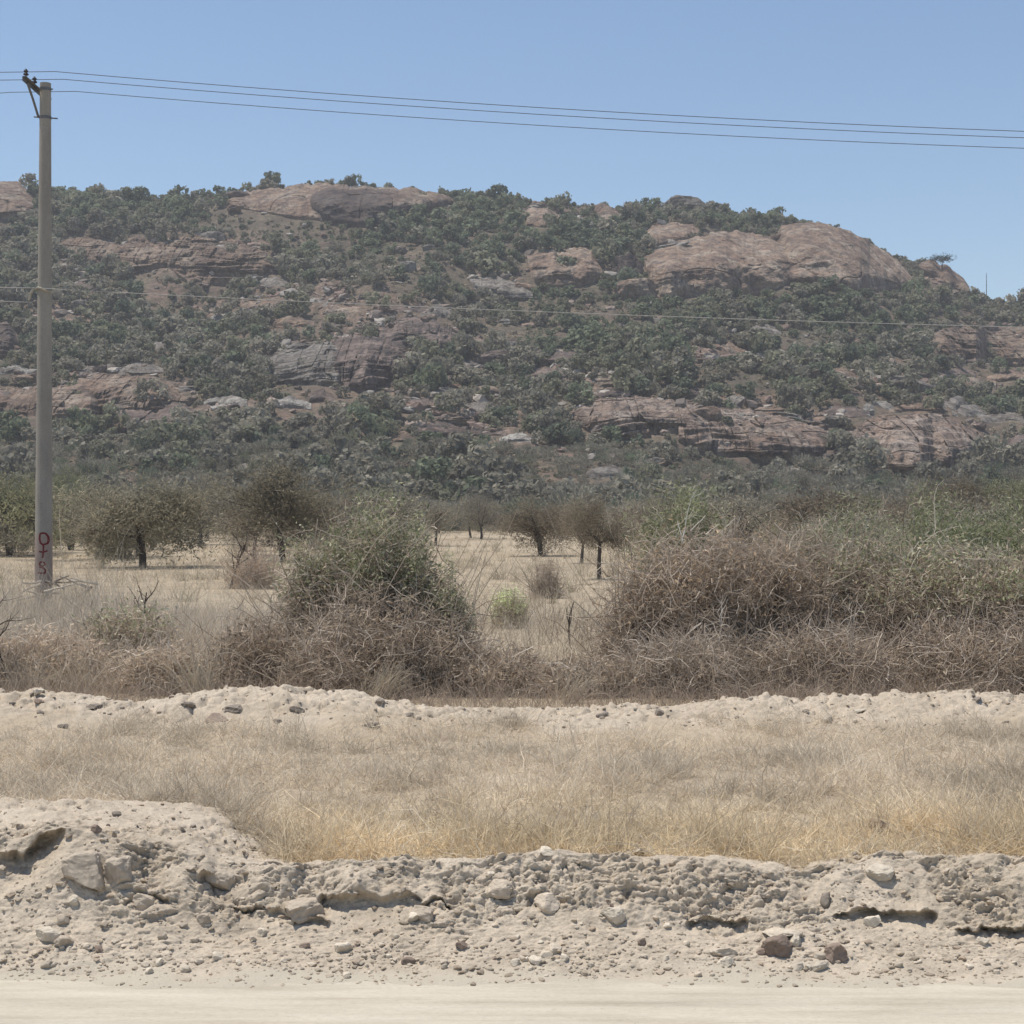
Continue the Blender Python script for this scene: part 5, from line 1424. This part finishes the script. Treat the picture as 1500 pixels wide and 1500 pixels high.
rg = np.random.default_rng(61)
acc = Acc()
GR_x = [-400, 0, 280, 340, 400, 480, 800, 1090, 1180, 1290, 1340, 1500, 1900]
GR_y = [10.45, 10.45, 10.35, 9.9, 9.55, 9.35, 9.28, 9.32, 9.12, 9.3, 9.42, 9.36, 9.3]
def bank_grass(n, hmu, w, tuft, ymax=16.5):
    n = int(n * 1.4)
    a_ = rg.uniform(-0.58, 0.58, n)
    Y_ = np.sqrt(rg.uniform(9.0 ** 2, ymax ** 2, n))
    if tuft:
        ct = n // 42
        ta = rg.uniform(-0.58, 0.58, ct); tY = np.sqrt(rg.uniform(9.0 ** 2, (ymax - 0.1) ** 2, ct))
        ii = rg.integers(0, ct, n)
        tr_ = rg.lognormal(-2.9, 0.5, ct)[ii]; Y_ = tY[ii] + rg.normal(size=n) * tr_; a_ = (ta[ii] * tY[ii] + rg.normal(size=n) * tr_) / Y_
    px = 750 + F * a_
    y0 = np.interp(px, GR_x, GR_y)
    X = a_ * Y_
    den = sstep(0, 0.35, Y_ - y0 + 0.16 * fbm(X * 3, Y_ * 3, 0, 3, 81)) * (1 - sstep(15.2, 16.4, Y_ + 0.5 * fbm(X * 1.6, Y_ * 1.6, 0, 3, 82)))
    den *= 0.45 + 0.95 * sstep(-0.38, 0.35, fbm(X * 1.3, Y_ * 1.3, 0, 3, 84))
    k = rg.random(n) < den
    a_, Y_, X = a_[k], Y_[k], X[k]
    z_ = near_z(a_, Y_)
    m = len(a_)
    gold = (1 - sstep(10.2, 12.5, Y_)) * sstep(300, 500, 750 + F * a_)
    c0 = np.array((0.68, 0.59, 0.46)); c1 = np.array((0.80, 0.655, 0.435)); c2 = np.array((0.50, 0.41, 0.30)); c3 = np.array((0.74, 0.67, 0.54))
    col = c0 + gold[:, None] * (c1 - c0)
    r = rg.random(m)
    col = np.where((r < 0.25)[:, None], c2, np.where((r > 0.90)[:, None], c3, col)) * rg.uniform(0.78, 1.22, (m, 1)) * (1 + 0.22 * fbm(X * 1.4, Y_ * 1.1, 0, 4, 85))[:, None]
    hv = hmu * rg.lognormal(0, 0.35, m) * (0.65 + 0.5 * (fbm(X * 1.1, Y_ * 1.1, 0, 2, 86) > -0.1))
    acc.add(*blades(a_, Y_, z_, hv, w, col, rg, lean=0.7, curl=0.34))
bank_grass(60000, 0.085, 0.0022, False)
bank_grass(125000, 0.165, 0.0026, True)
bank_grass(26000, 0.23, 0.0026, True, 10.9)
tag(obj("dry_grass", acc.mesh("dry_grass", M_grass)), "dry straw grass covering the flat strip between the two dirt berms", "grass", kind="stuff")

acc = Acc()
rg = np.random.default_rng(62)
def plain_grass(n, y0, y1, h, w, c, tuft=0, amin=-0.5, amax=0.5, lean=0.4):
    if tuft:
        ct = max(n // tuft, 1)
        ta = rg.uniform(amin, amax, ct); tY = np.sqrt(rg.uniform(y0 ** 2, y1 ** 2, ct)); ii = rg.integers(0, ct, n)
        Y_ = tY[ii] + rg.normal(size=n) * 0.12; a_ = (ta[ii] * tY[ii] + rg.normal(size=n) * 0.12) / Y_
    else:
        a_ = rg.uniform(amin, amax, n); Y_ = np.sqrt(rg.uniform(y0 ** 2, y1 ** 2, n))
    k = rg.random(n) < 0.4 + 0.8 * sstep(-0.5, 0.5, fbm(a_ * Y_ * 0.5, Y_ * 0.5, 0, 3, 87))
    a_, Y_ = a_[k], Y_[k]
    z_ = plain_z(a_, Y_); m = len(a_)
    col = np.array(c)[rg.integers(0, len(c), m)] * rg.uniform(0.8, 1.2, (m, 1))
    acc.add(*blades(a_, Y_, z_, h * rg.lognormal(0, 0.35, m), w, col, rg, lean=lean))
ST = [(0.60, 0.50, 0.37), (0.54, 0.45, 0.33), (0.68, 0.59, 0.45), (0.42, 0.34, 0.25)]
GW = [(0.64, 0.56, 0.44), (0.55, 0.465, 0.355), (0.72, 0.64, 0.52), (0.42, 0.35, 0.265)]
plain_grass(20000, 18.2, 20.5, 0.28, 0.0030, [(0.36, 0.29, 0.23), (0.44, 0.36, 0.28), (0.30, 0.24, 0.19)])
plain_grass(52000, 20, 36, 0.36, 0.0034, GW, 18)
plain_grass(26000, 20, 27, 0.55, 0.0032, GW, 14, -0.36, -0.19)
plain_grass(6000, 27, 31.5, 0.85, 0.004, GW, 10, -0.325, -0.24, 0.3)
plain_grass(20000, 24, 32, 0.60, 0.004, GW, 12, -0.36, -0.14)
plain_grass(1800, 22, 36, 0.60, 0.004, [(0.30, 0.25, 0.19), (0.20, 0.16, 0.12), (0.5, 0.44, 0.35)], 9, -0.06, 0.08, 0.25)
plain_grass(56000, 34, 80, 0.34, 0.006, ST, 14)
plain_grass(12000, 38, 110, 0.55, 0.008, [(0.40, 0.33, 0.25), (0.30, 0.245, 0.18), (0.46, 0.42, 0.28)], 34)
plain_grass(34000, 80, 200, 0.30, 0.014, ST, 12)
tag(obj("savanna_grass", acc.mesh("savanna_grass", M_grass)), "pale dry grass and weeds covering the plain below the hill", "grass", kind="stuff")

def clump(label, px, base_py, top_py, Yd, seed, n=160, leanx=0.3, col=(0.52, 0.45, 0.34)):
    rg = np.random.default_rng(seed)
    a_ = (px - 750) / F; zb = float(plain_z(np.array(a_), np.array(Yd)))
    hg = H - (top_py - 750) * Yd / F - zb
    P0 = np.stack([rg.normal(size=n) * 0.09, rg.normal(size=n) * 0.08, np.full(n, -0.02)], -1)
    D = norm(np.stack([rg.normal(size=n) * 0.22 + leanx, rg.normal(size=n) * 0.2, np.ones(n)], -1))
    P = grow(P0, D, hg * rg.uniform(0.5, 1.15, n), 6, 0.10, 0.05, rg)
    W = (0.004 * rg.uniform(0.6, 1.4, n))[:, None] * np.linspace(1, 0.3, 6)[None]
    ac = Acc(); ac.add(*ribbons(P, W, np.array(col)[None] * rg.uniform(0.7, 1.2, (n, 1)), rg))
    o = obj("grass_clump", ac.mesh("grass_clump", M_grass), loc=(a_ * Yd, Yd, zb))
    tag(o, label, "grass clump")
clump("pale tall grass clump leaning left behind the far berm's left hump", 302, 1010, 930, 19.2, 5001, leanx=-0.25)
clump("pale grass clump bending right under the vine covered bush", 545, 1015, 958, 19.4, 5002, leanx=0.7, n=220)
clump("pale broken grass clump below the clearing", 830, 1030, 965, 19.2, 5003, leanx=0.35, n=90)

# ------------------------------------------------------------------ stones of the bank
SM = {'tan': M_st_tan, 'pale': M_st_pale, 'brown': M_st_brown, 'dark': M_st_dark, 'clod': M_clod}
stone_protos = {}
for c in SM:
    for k in range(5):
        p, Fc = rock_shape('stone', 3, 700 + k * 7 + len(c))
        stone_protos[(c, k)] = mesh_np("stone", p, Fc, SM[c])
def stone(px, py, wpx, hpx, col, label=None, name="stone", cat="stone", rz=None, seed=0, big=False, group=None, sink=0.25):
    hit, nrm = ray(px, py + hpx * 0.35, bvh_near)
    if hit is None: return None
    k = hit.y / F
    rg = np.random.default_rng(seed + int(px * 3 + py))
    if big:
        p, Fc = rock_shape('stone', 4, 800 + seed + int(px))
        me = mesh_np(name, p, Fc, SM[col])
    else:
        me = stone_protos[(col, int(rg.integers(5)))]
    o = obj(name, me)
    s = wpx / 2 * k; hz = max(hpx / 2 * k, 0.25 * s)
    o.scale = (s * 1.05, s * rg.uniform(0.7, 1.0), hz * 1.15)
    o.rotation_euler = (rg.uniform(-0.2, 0.2), rg.uniform(-0.25, 0.25), rg.uniform(-0.5, 0.5) if rz is None else rz)
    o.location = (hit.x, hit.y + 0.2 * s, hit.z + hz * (1 - sink) - hz * 0.35)
    tag(o, label, cat, group)
    return o

HAND = [
 (1140, 1386, 46, 38, 'brown', "largest brown angular rock at the right foot of the bank"),
 (1146, 1366, 58, 16, 'tan', "flat tan stone lying on the largest brown rock"),
 (1166, 1378, 24, 20, 'pale', "small rounded pale stone leaning on the largest brown rock's right"),
 (1228, 1393, 38, 26, 'brown', "brown pointed rock alone right of the largest brown rock"),
 (1060, 1393, 44, 15, 'tan', "flat long stone resting on a round pale one"),
 (1064, 1408, 26, 16, 'pale', "round pale stone under the flat long stone"),
 (1203, 1414, 30, 14, 'pale', "pale wedge stone below the brown pointed rock"),
 (1290, 1276, 40, 18, 'pale', "bright white flat slab near the bank crest at right"),
 (1211, 1316, 16, 20, 'dark', "small grey upright stone on the right bank face"),
 (800, 1322, 40, 30, 'clod', "rounded earth clod in the middle of the bank"),
 (898, 1338, 38, 26, 'pale', "pale squarish block in the middle of the bank"),
 (940, 1380, 14, 10, 'brown', "small brown stone on smooth dirt below the pale block"),
 (756, 1409, 16, 11, 'pale', "leftmost pale stone of the roadside cluster"),
 (785, 1406, 22, 11, 'pale', "wide pale stone of the roadside cluster"),
 (800, 1397, 20, 13, 'tan', "upper tan stone of the roadside cluster"),
 (815, 1390, 24, 12, 'tan', "topmost long stone of the roadside cluster"),
 (828, 1402, 14, 9, 'pale', "rightmost pale stone of the roadside cluster"),
 (598, 1408, 20, 12, 'brown', "brown stone resting on pebbles by the road at centre left"),
 (500, 1386, 32, 20, 'pale', "pale lump of stone on the lower bank at centre left"),
 (676, 1384, 18, 11, 'brown', "brown oval stone on smooth dirt at the centre of the bank"),
 (386, 1364, 18, 11, 'pale', "small pale stone below the thin undercut ledge"),
 (300, 1346, 24, 20, 'clod', "angular clod below the dark fronted block"),
 (92, 1345, 20, 16, 'clod', "brown clod low on the left bank"),
 (96, 1378, 36, 16, 'clod', "flat clod above the road at the left"),
 (70, 1368, 40, 22, 'pale', "crumbly yellowish lump low on the left bank"),
 (105, 1318, 22, 15, 'pale', "oval pale stone below the big left hollow"),
 (1292, 1210, 36, 30, 'brown', "brown rock half hidden in the right hand grass"),
 (1325, 1196, 20, 18, 'tan', "tan rock in the grass right of the half hidden brown rock"),
 (170, 1193, 16, 11, 'dark', "dark stone on top of the left mound"),
 (139, 1212, 20, 13, 'brown', "brown topped stone on the left mound's front edge"),
 (1278, 1348, 26, 24, 'pale', "pale pointed stone at the left end of the long right undercut"),
 (1440, 1378, 22, 14, 'pale', "pale stone below the rightmost undercut"),
 (275, 1031, 22, 10, 'dark', "dark flat stone left of the far berm's hump"),
 (344, 1037, 32, 13, 'dark', "largest dark stone on the far berm's left hump"),
 (434, 1039, 24, 13, 'dark', "dark stone on the right side of the far berm's left hump"),
 (316, 1054, 46, 12, 'brown', "long brown stone low on the far berm's left hump"),
 (406, 1056, 14, 11, 'dark', "small dark stone low on the far berm's left hump"),
 (558, 1026, 16, 9, 'dark', "dark stone on the slope right of the far berm's left hump"),
 (540, 1062, 30, 9, 'dark', "dark stone at the far berm's foot near the centre left"),
 (600, 1046, 16, 8, 'dark', "small dark stone on the far berm's low saddle"),
 (55, 1012, 18, 12, 'pale', "pale stone on the far berm crest at the left"),
 (57, 1027, 14, 12, 'brown', "brown stone under the pale crest stone at the left"),
 (140, 1034, 30, 8, 'dark', "dark flat stones' largest on the far berm's left slope"),
 (60, 1043, 12, 7, 'dark', "small dark stone low on the far berm at the left"),
 (882, 1046, 20, 10, 'dark', "dark stone on the far berm right of centre"),
 (1180, 1042, 14, 8, 'dark', "small dark stone on the far berm's right half"),
 (1430, 1024, 18, 9, 'dark', "dark stone on the far berm near the right edge"),
 (1260, 1040, 22, 8, 'pale', "pale flat stone on the far berm's right half"),
 (1000, 1244, 28, 13, 'pale', "pale broken slab on the bank crest at the centre right"),
 (930, 1248, 34, 8, 'pale', "thin pale slab on the bank crest left of the broken one"),
 (800, 1246, 30, 10, 'pale', "pale lump on the bank crest at the centre"),
 (1255, 1250, 18, 7, 'dark', "dark stone at the front edge of the right grass"),
]
items = []
for s_ in HAND:
    x, y, w, h, c, lab = s_
    if y < 1075: h *= 0.75
    o = stone(x, y, w, h, c, lab, big=(w > 20))
# the two big undercut earth blocks
for (x, y, w, h, lab) in ((126, 1272, 66, 52, "big fractured earth block right of the left hollow"), (322, 1288, 52, 36, "dark fronted earth block at the grass edge"),
                          (175, 1275, 46, 44, "tilted earth block beside the big fractured block"), (215, 1318, 40, 24, "low earth block in the left bank rubble"),
                          (440, 1332, 64, 26, "long caked earth block above the thin undercut"), (620, 1338, 36, 22, "earth block at the right end of the central undercut"),
                          (730, 1300, 50, 26, "earth block under the crest at the centre")):
    stone(x, y, w, h, 'clod', lab, "earth_block", "earth block", seed=40, big=True, sink=0.2)

near_marks = [("the big left hollow", 45, 1265), ("the big fractured earth block", 126, 1272), ("the dark fronted earth block", 322, 1288), ("the thin undercut ledge", 410, 1345), ("the central undercut", 545, 1338),
              ("the roadside pale cluster", 790, 1402), ("the rounded earth clod", 800, 1322), ("the pale squarish block", 898, 1338), ("the flat long stone", 1060, 1393), ("the largest brown rock", 1140, 1386),
              ("the brown pointed rock", 1228, 1393), ("the long right undercut", 1300, 1350), ("the rightmost undercut", 1450, 1372), ("the bright white slab", 1290, 1276), ("the left mound's dark stone", 170, 1193),
              ("the far berm's left hump", 380, 1030), ("the far berm's low saddle", 750, 1050), ("the far berm's right hump", 1380, 1025), ("the pale centre left lump", 500, 1386)]
rg = np.random.default_rng(71)
items = []
tries = 0
while len(items) < 240 and tries < 3000:
    tries += 1
    x = rg.uniform(-10, 1510)
    r = rg.random()
    if r < 0.62: y = 1345 + 85 * rg.beta(2.0, 1.3)
    elif r < 0.86: y = rg.uniform(1265, 1350)
    elif r < 0.90 and x < 330: y = rg.uniform(1180, 1260)
    else: y = rg.uniform(1016, 1070)
    far = y < 1100
    w = (4.5 + rg.exponential(4.0)) if not far else (4 + rg.exponential(3.0)); w = min(w, 24)
    c = str(rg.choice(['tan', 'pale', 'brown', 'clod', 'dark'], p=[0.4, 0.27, 0.08, 0.22, 0.03])) if not far else str(rg.choice(['dark', 'brown', 'tan', 'pale'], p=[0.3, 0.25, 0.3, 0.15]))
    o = stone(x, y, w, w * rg.uniform(0.45, 0.75), c, None, group="loose stones on the dirt bank", seed=int(rg.integers(1000)))
    if o is None: continue
    if c == 'clod': o.name = "dirt_clod"; o["category"] = "clod"
    nm = {'tan': 'tan stone', 'pale': 'pale stone', 'brown': 'brown stone', 'dark': 'dark stone', 'clod': 'earth clod'}[c]
    items.append((o, f"{'small' if w < 9 else 'larger'} {nm}", x, y))
label_all(items, near_marks)

# gravel too fine to count
p0, f0 = rock_shape('stone', 1, 4321)
p1, f1 = rock_shape('stone', 1, 4322)
acc = Acc()
rg = np.random.default_rng(72)
pos, sz, cl = [], [], []
GC = np.array([(0.54, 0.455, 0.355), (0.64, 0.56, 0.455), (0.47, 0.385, 0.295), (0.59, 0.51, 0.405)])
clx = rg.uniform(-150, 1650, 260); cly = np.where(rg.random(260) < 0.7, 1352 + 82 * rg.beta(2.0, 1.2, 260), rg.uniform(1262, 1360, 260))
for k in range(5600):
    x = rg.uniform(-380, 1880); r = rg.random()
    if r < 0.34: q_ = int(rg.integers(260)); x = clx[q_] + rg.normal() * 20; y = cly[q_] + rg.normal() * 7
    elif r < 0.62: y = 1350 + 98 * rg.beta(2.2, 1.4)
    elif r < 0.84: y = rg.uniform(1255, 1360)
    elif r < 0.89: y = rg.uniform(1175, 1260); x = rg.uniform(-100, 400)
    else: y = rg.uniform(1010, 1066)
    hit, _ = ray(x, y, bvh_near)
    if hit is None or (hit.y > 10.6 and y > 1100): continue
    pos.append(hit[:]); sz.append((1.0 + rg.exponential(1.5)) * hit.y / F); cl.append(GC[rg.integers(4)] * rg.uniform(0.75, 1.2) * (0.72 if hit.y > 15 and rg.random() < 0.45 else 1.0))
pos, sz, cl = np.array(pos), np.array(sz).clip(0, 0.027), np.array(cl)
for k, (p, f) in enumerate(((p0, f0), (p1, f1))):
    s = np.arange(k, len(pos), 2); m = len(s)
    th = rg.uniform(0, 6.28, m); c, sn = np.cos(th)[:, None], np.sin(th)[:, None]
    q = p * np.array([1.15, 0.9, 0.5])
    V = np.stack([q[None, :, 0] * c - q[None, :, 1] * sn, q[None, :, 0] * sn + q[None, :, 1] * c, np.repeat(q[None, :, 2], m, 0)], -1) * sz[s][:, None, None] + pos[s][:, None, :] + np.array([0, 0, 0.08]) * sz[s][:, None, None]
    acc.add(V.reshape(-1, 3), (f[None] + (np.arange(m) * len(p))[:, None, None]).reshape(-1, 3), np.repeat(cl[s], len(p), 0))
tag(obj("gravel", acc.mesh("gravel", M_grass)), "loose pale gravel and crumbs of earth strewn over the dirt bank", "gravel", kind="stuff")

# ------------------------------------------------------------------ utility pole
YP = 32.0
def PX(px, Y=YP): return (px - 750) / F * Y
def PZ_(py, Y=YP): return H - (py - 750) * Y / F
pole = empty("utility_pole", (PX(63.6), YP, 0.12))
tag(pole, "tall grey concrete utility pole with a red painted mark near its foot", "utility pole")
def pl(v): return np.asarray(v, float) - np.array(pole.location)
zt = PZ_(122)
xt, xb = PX(66.6), PX(63.6)
def shaft_r(z): return np.interp(z, [0, zt], [0.178, 0.106])
def shaft_x(z): return np.interp(z, [0, zt], [xb, xt])
zs = np.linspace(-0.2, zt, 30)
V, Fq = tube(np.stack([shaft_x(zs), np.full(30, YP), zs], -1), shaft_r(zs), 28)
obj("shaft", mesh_np("shaft", pl(V), Fq, M_conc, smooth=False), pole)
def boxmesh(lo, hi):
    lo, hi = np.minimum(lo, hi), np.maximum(lo, hi)
    V = np.array([[x, y, z] for x in (lo[0], hi[0]) for y in (lo[1], hi[1]) for z in (lo[2], hi[2])])
    Fq = np.array([[0, 1, 3, 2], [4, 6, 7, 5], [0, 4, 5, 1], [2, 3, 7, 6], [0, 2, 6, 4], [1, 5, 7, 3]])
    return V, Fq
XA = -9.285
za = PZ_(131)
ac = Acc()
for lo, hi in (((XA - 0.035, 31.18, za - 0.045), (XA - 0.027, 32.92, za + 0.045)), ((XA - 0.027, 31.18, za + 0.037), (XA + 0.043, 32.92, za + 0.045))):
    ac.add(*boxmesh(np.array(lo), np.array(hi)))
ac.V = [pl(v) for v in ac.V]
obj("crossarm", ac.mesh("crossarm", M_steel), pole)
def lathe(prof, seg=16):
    V, Fq = [], []
    n = len(prof)
    for r_, z_ in prof:
        for s_ in range(seg):
            t_ = s_ / seg * 2 * math.pi
            V.append((r_ * math.cos(t_), r_ * math.sin(t_), z_))
    for i_ in range(n - 1):
        for s_ in range(seg):
            s2 = (s_ + 1) % seg
            Fq.append((i_ * seg + s_, i_ * seg + s2, (i_ + 1) * seg + s2, (i_ + 1) * seg + s_))
    return np.array(V), np.array(Fq)
INS = [(0.0, 0.0), (0.014, 0.0), (0.014, 0.045), (0.05, 0.045), (0.066, 0.06), (0.060, 0.075), (0.036, 0.085), (0.036, 0.105), (0.056, 0.115), (0.052, 0.135), (0.024, 0.145), (0.026, 0.165), (0.0, 0.172)]
ins_z = za + 0.045
ins = [(XA, 31.30), (XA, 31.86), (XA, 32.78)]
for (x_, y_) in ins:
    V, Fq = lathe(INS)
    V = V * np.array([0.8, 0.8, 1.0])
    o = obj("insulator", mesh_np("insulator", V, Fq, M_porc, smooth=True), pole); o.location = pl((x_, y_, ins_z))
zc2 = PZ_(172.5)
V, Fq = tube([(XA - 0.01, 31.42, za - 0.02), (XA + 0.02, 31.7, (za + zc2) / 2), (shaft_x(zc2) - 0.125, 31.97, zc2)], 0.024, 6)
obj("brace", mesh_np("brace", pl(V), Fq, M_steel), pole)
for zc in (za, zc2):
    r_ = float(shaft_r(zc)) + 0.006
    V, Fq = lathe([(r_ - 0.006, -0.03), (r_, -0.03), (r_, 0.03), (r_ - 0.006, 0.03)], 28)
    band = obj("clamp_band", mesh_np("clamp_band", V, Fq, M_steel), pole); band.location = pl((float(shaft_x(zc)), YP, zc))
    V, Fq = tube([(-r_ - (0.10 if zc == zc2 else 0.09), -0.02, 0.012), (r_ + (0.13 if zc == zc2 else 0.04), -0.02, -0.02 if zc == zc2 else 0.0)], 0.014, 6)
    obj("bolt", mesh_np("bolt", V, Fq, M_steel), band)
# pale strain clamp holding the lower cable
zl = PZ_(425)
ac = Acc()
xs_ = float(shaft_x(zl)); rs_ = float(shaft_r(zl))
th = np.linspace(-3.4, 0.3, 16)
V, Fq = tube(np.stack([xs_ + (rs_ + 0.012) * np.cos(th), YP + (rs_ + 0.012) * np.sin(th), zl + 0.04 * np.sin(th * 2)], -1), 0.02, 6); ac.add(V, Fq)
V, Fq = tube([(xs_ - rs_ - 0.02, 31.84, zl + 0.02), (xs_ - rs_ - 0.09, 31.83, zl - 0.08), (xs_ - rs_ - 0.12, 31.83, zl - 0.22)], [0.025, 0.03, 0.02], 6); ac.add(V, Fq)
ac.V = [pl(v) for v in ac.V]
obj("cable_clamp", ac.mesh("cable_clamp", M_rag), pole)

# red painted mark: strokes laid round the shaft, a hair proud of it
def on_shaft(px, py):
    z_ = PZ_(py, YP - 0.16); x_ = PX(px, YP - 0.16)
    r_ = float(shaft_r(z_)) + 0.002; dx = np.clip(x_ - float(shaft_x(z_)), -r_ * 0.98, r_ * 0.98)
    return np.array([float(shaft_x(z_)) + dx, YP - math.sqrt(r_ * r_ - dx * dx), z_])
def stroke(acc, pts, w):
    P = []
    for (x0, y0), (x1, y1) in zip(pts[:-1], pts[1:]):
        for t_ in np.linspace(0, 1, 5)[:-1]:
            P.append((x0 + (x1 - x0) * t_, y0 + (y1 - y0) * t_))
    P.append(pts[-1]); P = np.array(P)
    d = norm(np.gradient(P, axis=0)); nrm = np.stack([-d[:, 1], d[:, 0]], -1)
    w_ = np.broadcast_to(w, (len(P),))[:, None]
    L = [on_shaft(*q) for q in P - nrm * w_]; Rr = [on_shaft(*q) for q in P + nrm * w_]
    V = np.array([v for pr in zip(L, Rr) for v in pr])
    Fq = np.array([(2 * k, 2 * k + 1, 2 * k + 3, 2 * k + 2) for k in range(len(P) - 1)])
    acc.add(V, Fq)
ac = Acc()
def px_(x): return 20 + x / 15
def py_(y): return 760 + y / 15
sc = lambda L: [(px_(x), py_(y)) for x, y in L]
stroke(ac, sc([(575, 330), (640, 312), (700, 322), (745, 390), (755, 470), (735, 540), (650, 570), (590, 530), (570, 440), (580, 330)]), 1.35)
stroke(ac, sc([(650, 575), (655, 640), (650, 740), (640, 860)]), 1.25)
stroke(ac, sc([(555, 715), (650, 738), (735, 700)]), 1.1)
stroke(ac, sc([(560, 985), (610, 945), (670, 960), (690, 1010), (640, 1040), (580, 1020), (560, 985)]), 1.1)
stroke(ac, sc([(570, 1060), (640, 1075), (705, 1130), (690, 1190), (610, 1195), (530, 1185)]), 1.2)
ac.V = [pl(v) for v in ac.V]
obj("painted_mark", ac.mesh("painted_mark", M_red), pole)

# ------------------------------------------------------------------ wires
def wire(name, label, P0, k1, k2, X0, X1, r, mat, cat, group=None):
    xs = np.linspace(X0, X1, 90)
    d = np.abs(xs - P0[0])
    z_ = P0[2] - k1 * d + k2 * d * d
    V, Fq = tube(np.stack([xs, np.full(90, P0[1]), z_], -1), r, 6)
    o = obj(name, mesh_np(name, V - np.array(P0), Fq, mat, smooth=True), loc=P0)
    tag(o, label, cat, group)
wz = ins_z + 0.165
kq = 0.00137
wire("power_line", "topmost dark power line running from the pole's front insulator", (ins[0][0], ins[0][1], wz), 0.0886, kq, -60, 57, 0.0066, M_wire, "power line", "three power lines")
wire("power_line", "middle one of the three dark power lines on the pole top", (ins[1][0], ins[1][1], wz), 0.0880, kq, -60, 57, 0.0066, M_wire, "power line", "three power lines")
wire("power_line", "lowest of the three dark power lines, passing behind the pole top", (ins[2][0], ins[2][1], wz), 0.0875, kq, -60, 57, 0.0066, M_wire, "power line", "three power lines")
wire("service_cable", "thin pale cable crossing the hillside, clamped halfway up the pole", (xs_, 31.82, zl + 0.01), 0.0545, 0.00078, xs_, 57, 0.0068, M_cable, "cable")
wire("service_cable", "upper pale cable leaving the pole to the left", (xs_, 31.82, zl + 0.012), -0.02, -0.0002, -60, xs_, 0.0085, M_cable, "cable")
wire("service_cable", "lower pale cable leaving the pole to the left", (xs_ - rs_ - 0.1, 31.83, PZ_(443, 31.83)), -0.04, -0.0002, -60, xs_ - rs_ - 0.1, 0.0085, M_cable, "cable")

# radio mast on the far right saddle
aa = (1445 - 750) / F; Ym = 600.0
zm = float(hill_z(aa, Ym)); ztp = H - (400 - 750) * Ym / F
mast = empty("radio_mast", (aa * Ym, Ym, zm)); tag(mast, "very thin radio mast on the saddle at the right end of the ridge", "mast")
V, Fq = tube([(0, 0, -0.5), (0, 0, (ztp - zm) * 0.6), (0, 0, ztp - zm)], [0.20, 0.15, 0.08], 6)
obj("mast_pole", mesh_np("mast_pole", V, Fq, M_steel), mast)
ac = Acc()
for k in range(3):
    zz = (ztp - zm) * (0.72 + 0.1 * k)
    V, Fq = tube([(-0.3, 0, zz), (0.3, 0, zz)], 0.05, 5); ac.add(V, Fq)
obj("antenna", ac.mesh("antenna", M_steel), mast)

# flat topped tree on the right ridge dome
me = make_tree(1600, 6.0, 9.5, 3.2, (0.05, 0.062, 0.045), 1500, 2, (0.5, 0.10), True)
hit, _ = ray(1380, 396, bvh_hill)
Yt = hit.y if hit else 560
t = put_tree("flat_topped_tree", "flat topped dark tree alone on the dome at the right end of the ridge", "tree", ((1380 - 750) / F * Yt, Yt, H - (392 - 750) * Yt / F - 0.4), me, 0, (1, 1, 1))
kx = Yt / F; t.scale = (33 * kx / 9.5, 33 * kx / 9.5, 19 * kx / 6.0)

# ------------------------------------------------------------------ haze
hz = bpy.data.materials.new("haze_air"); hz.use_nodes = True
nt = hz.node_tree
for n in list(nt.nodes): nt.nodes.remove(n)
out = nt.nodes.new("ShaderNodeOutputMaterial"); pv = nt.nodes.new("ShaderNodeVolumePrincipled")
pv.inputs["Color"].default_value = (0.84, 0.87, 0.93, 1)
pv.inputs["Density"].default_value = 0.00026
pv.inputs["Anisotropy"].default_value = 0.2
nt.links.new(pv.outputs[0], out.inputs["Volume"])
V, Fq = boxmesh(np.array((-1900.0, -420.0, -35.0)), np.array((1900.0, 1150.0, 165.0)))
hazeo = obj("haze", mesh_np("haze", V, Fq, hz)); tag(hazeo, "thin pale haze over the plain and the hill", "haze", kind="stuff")
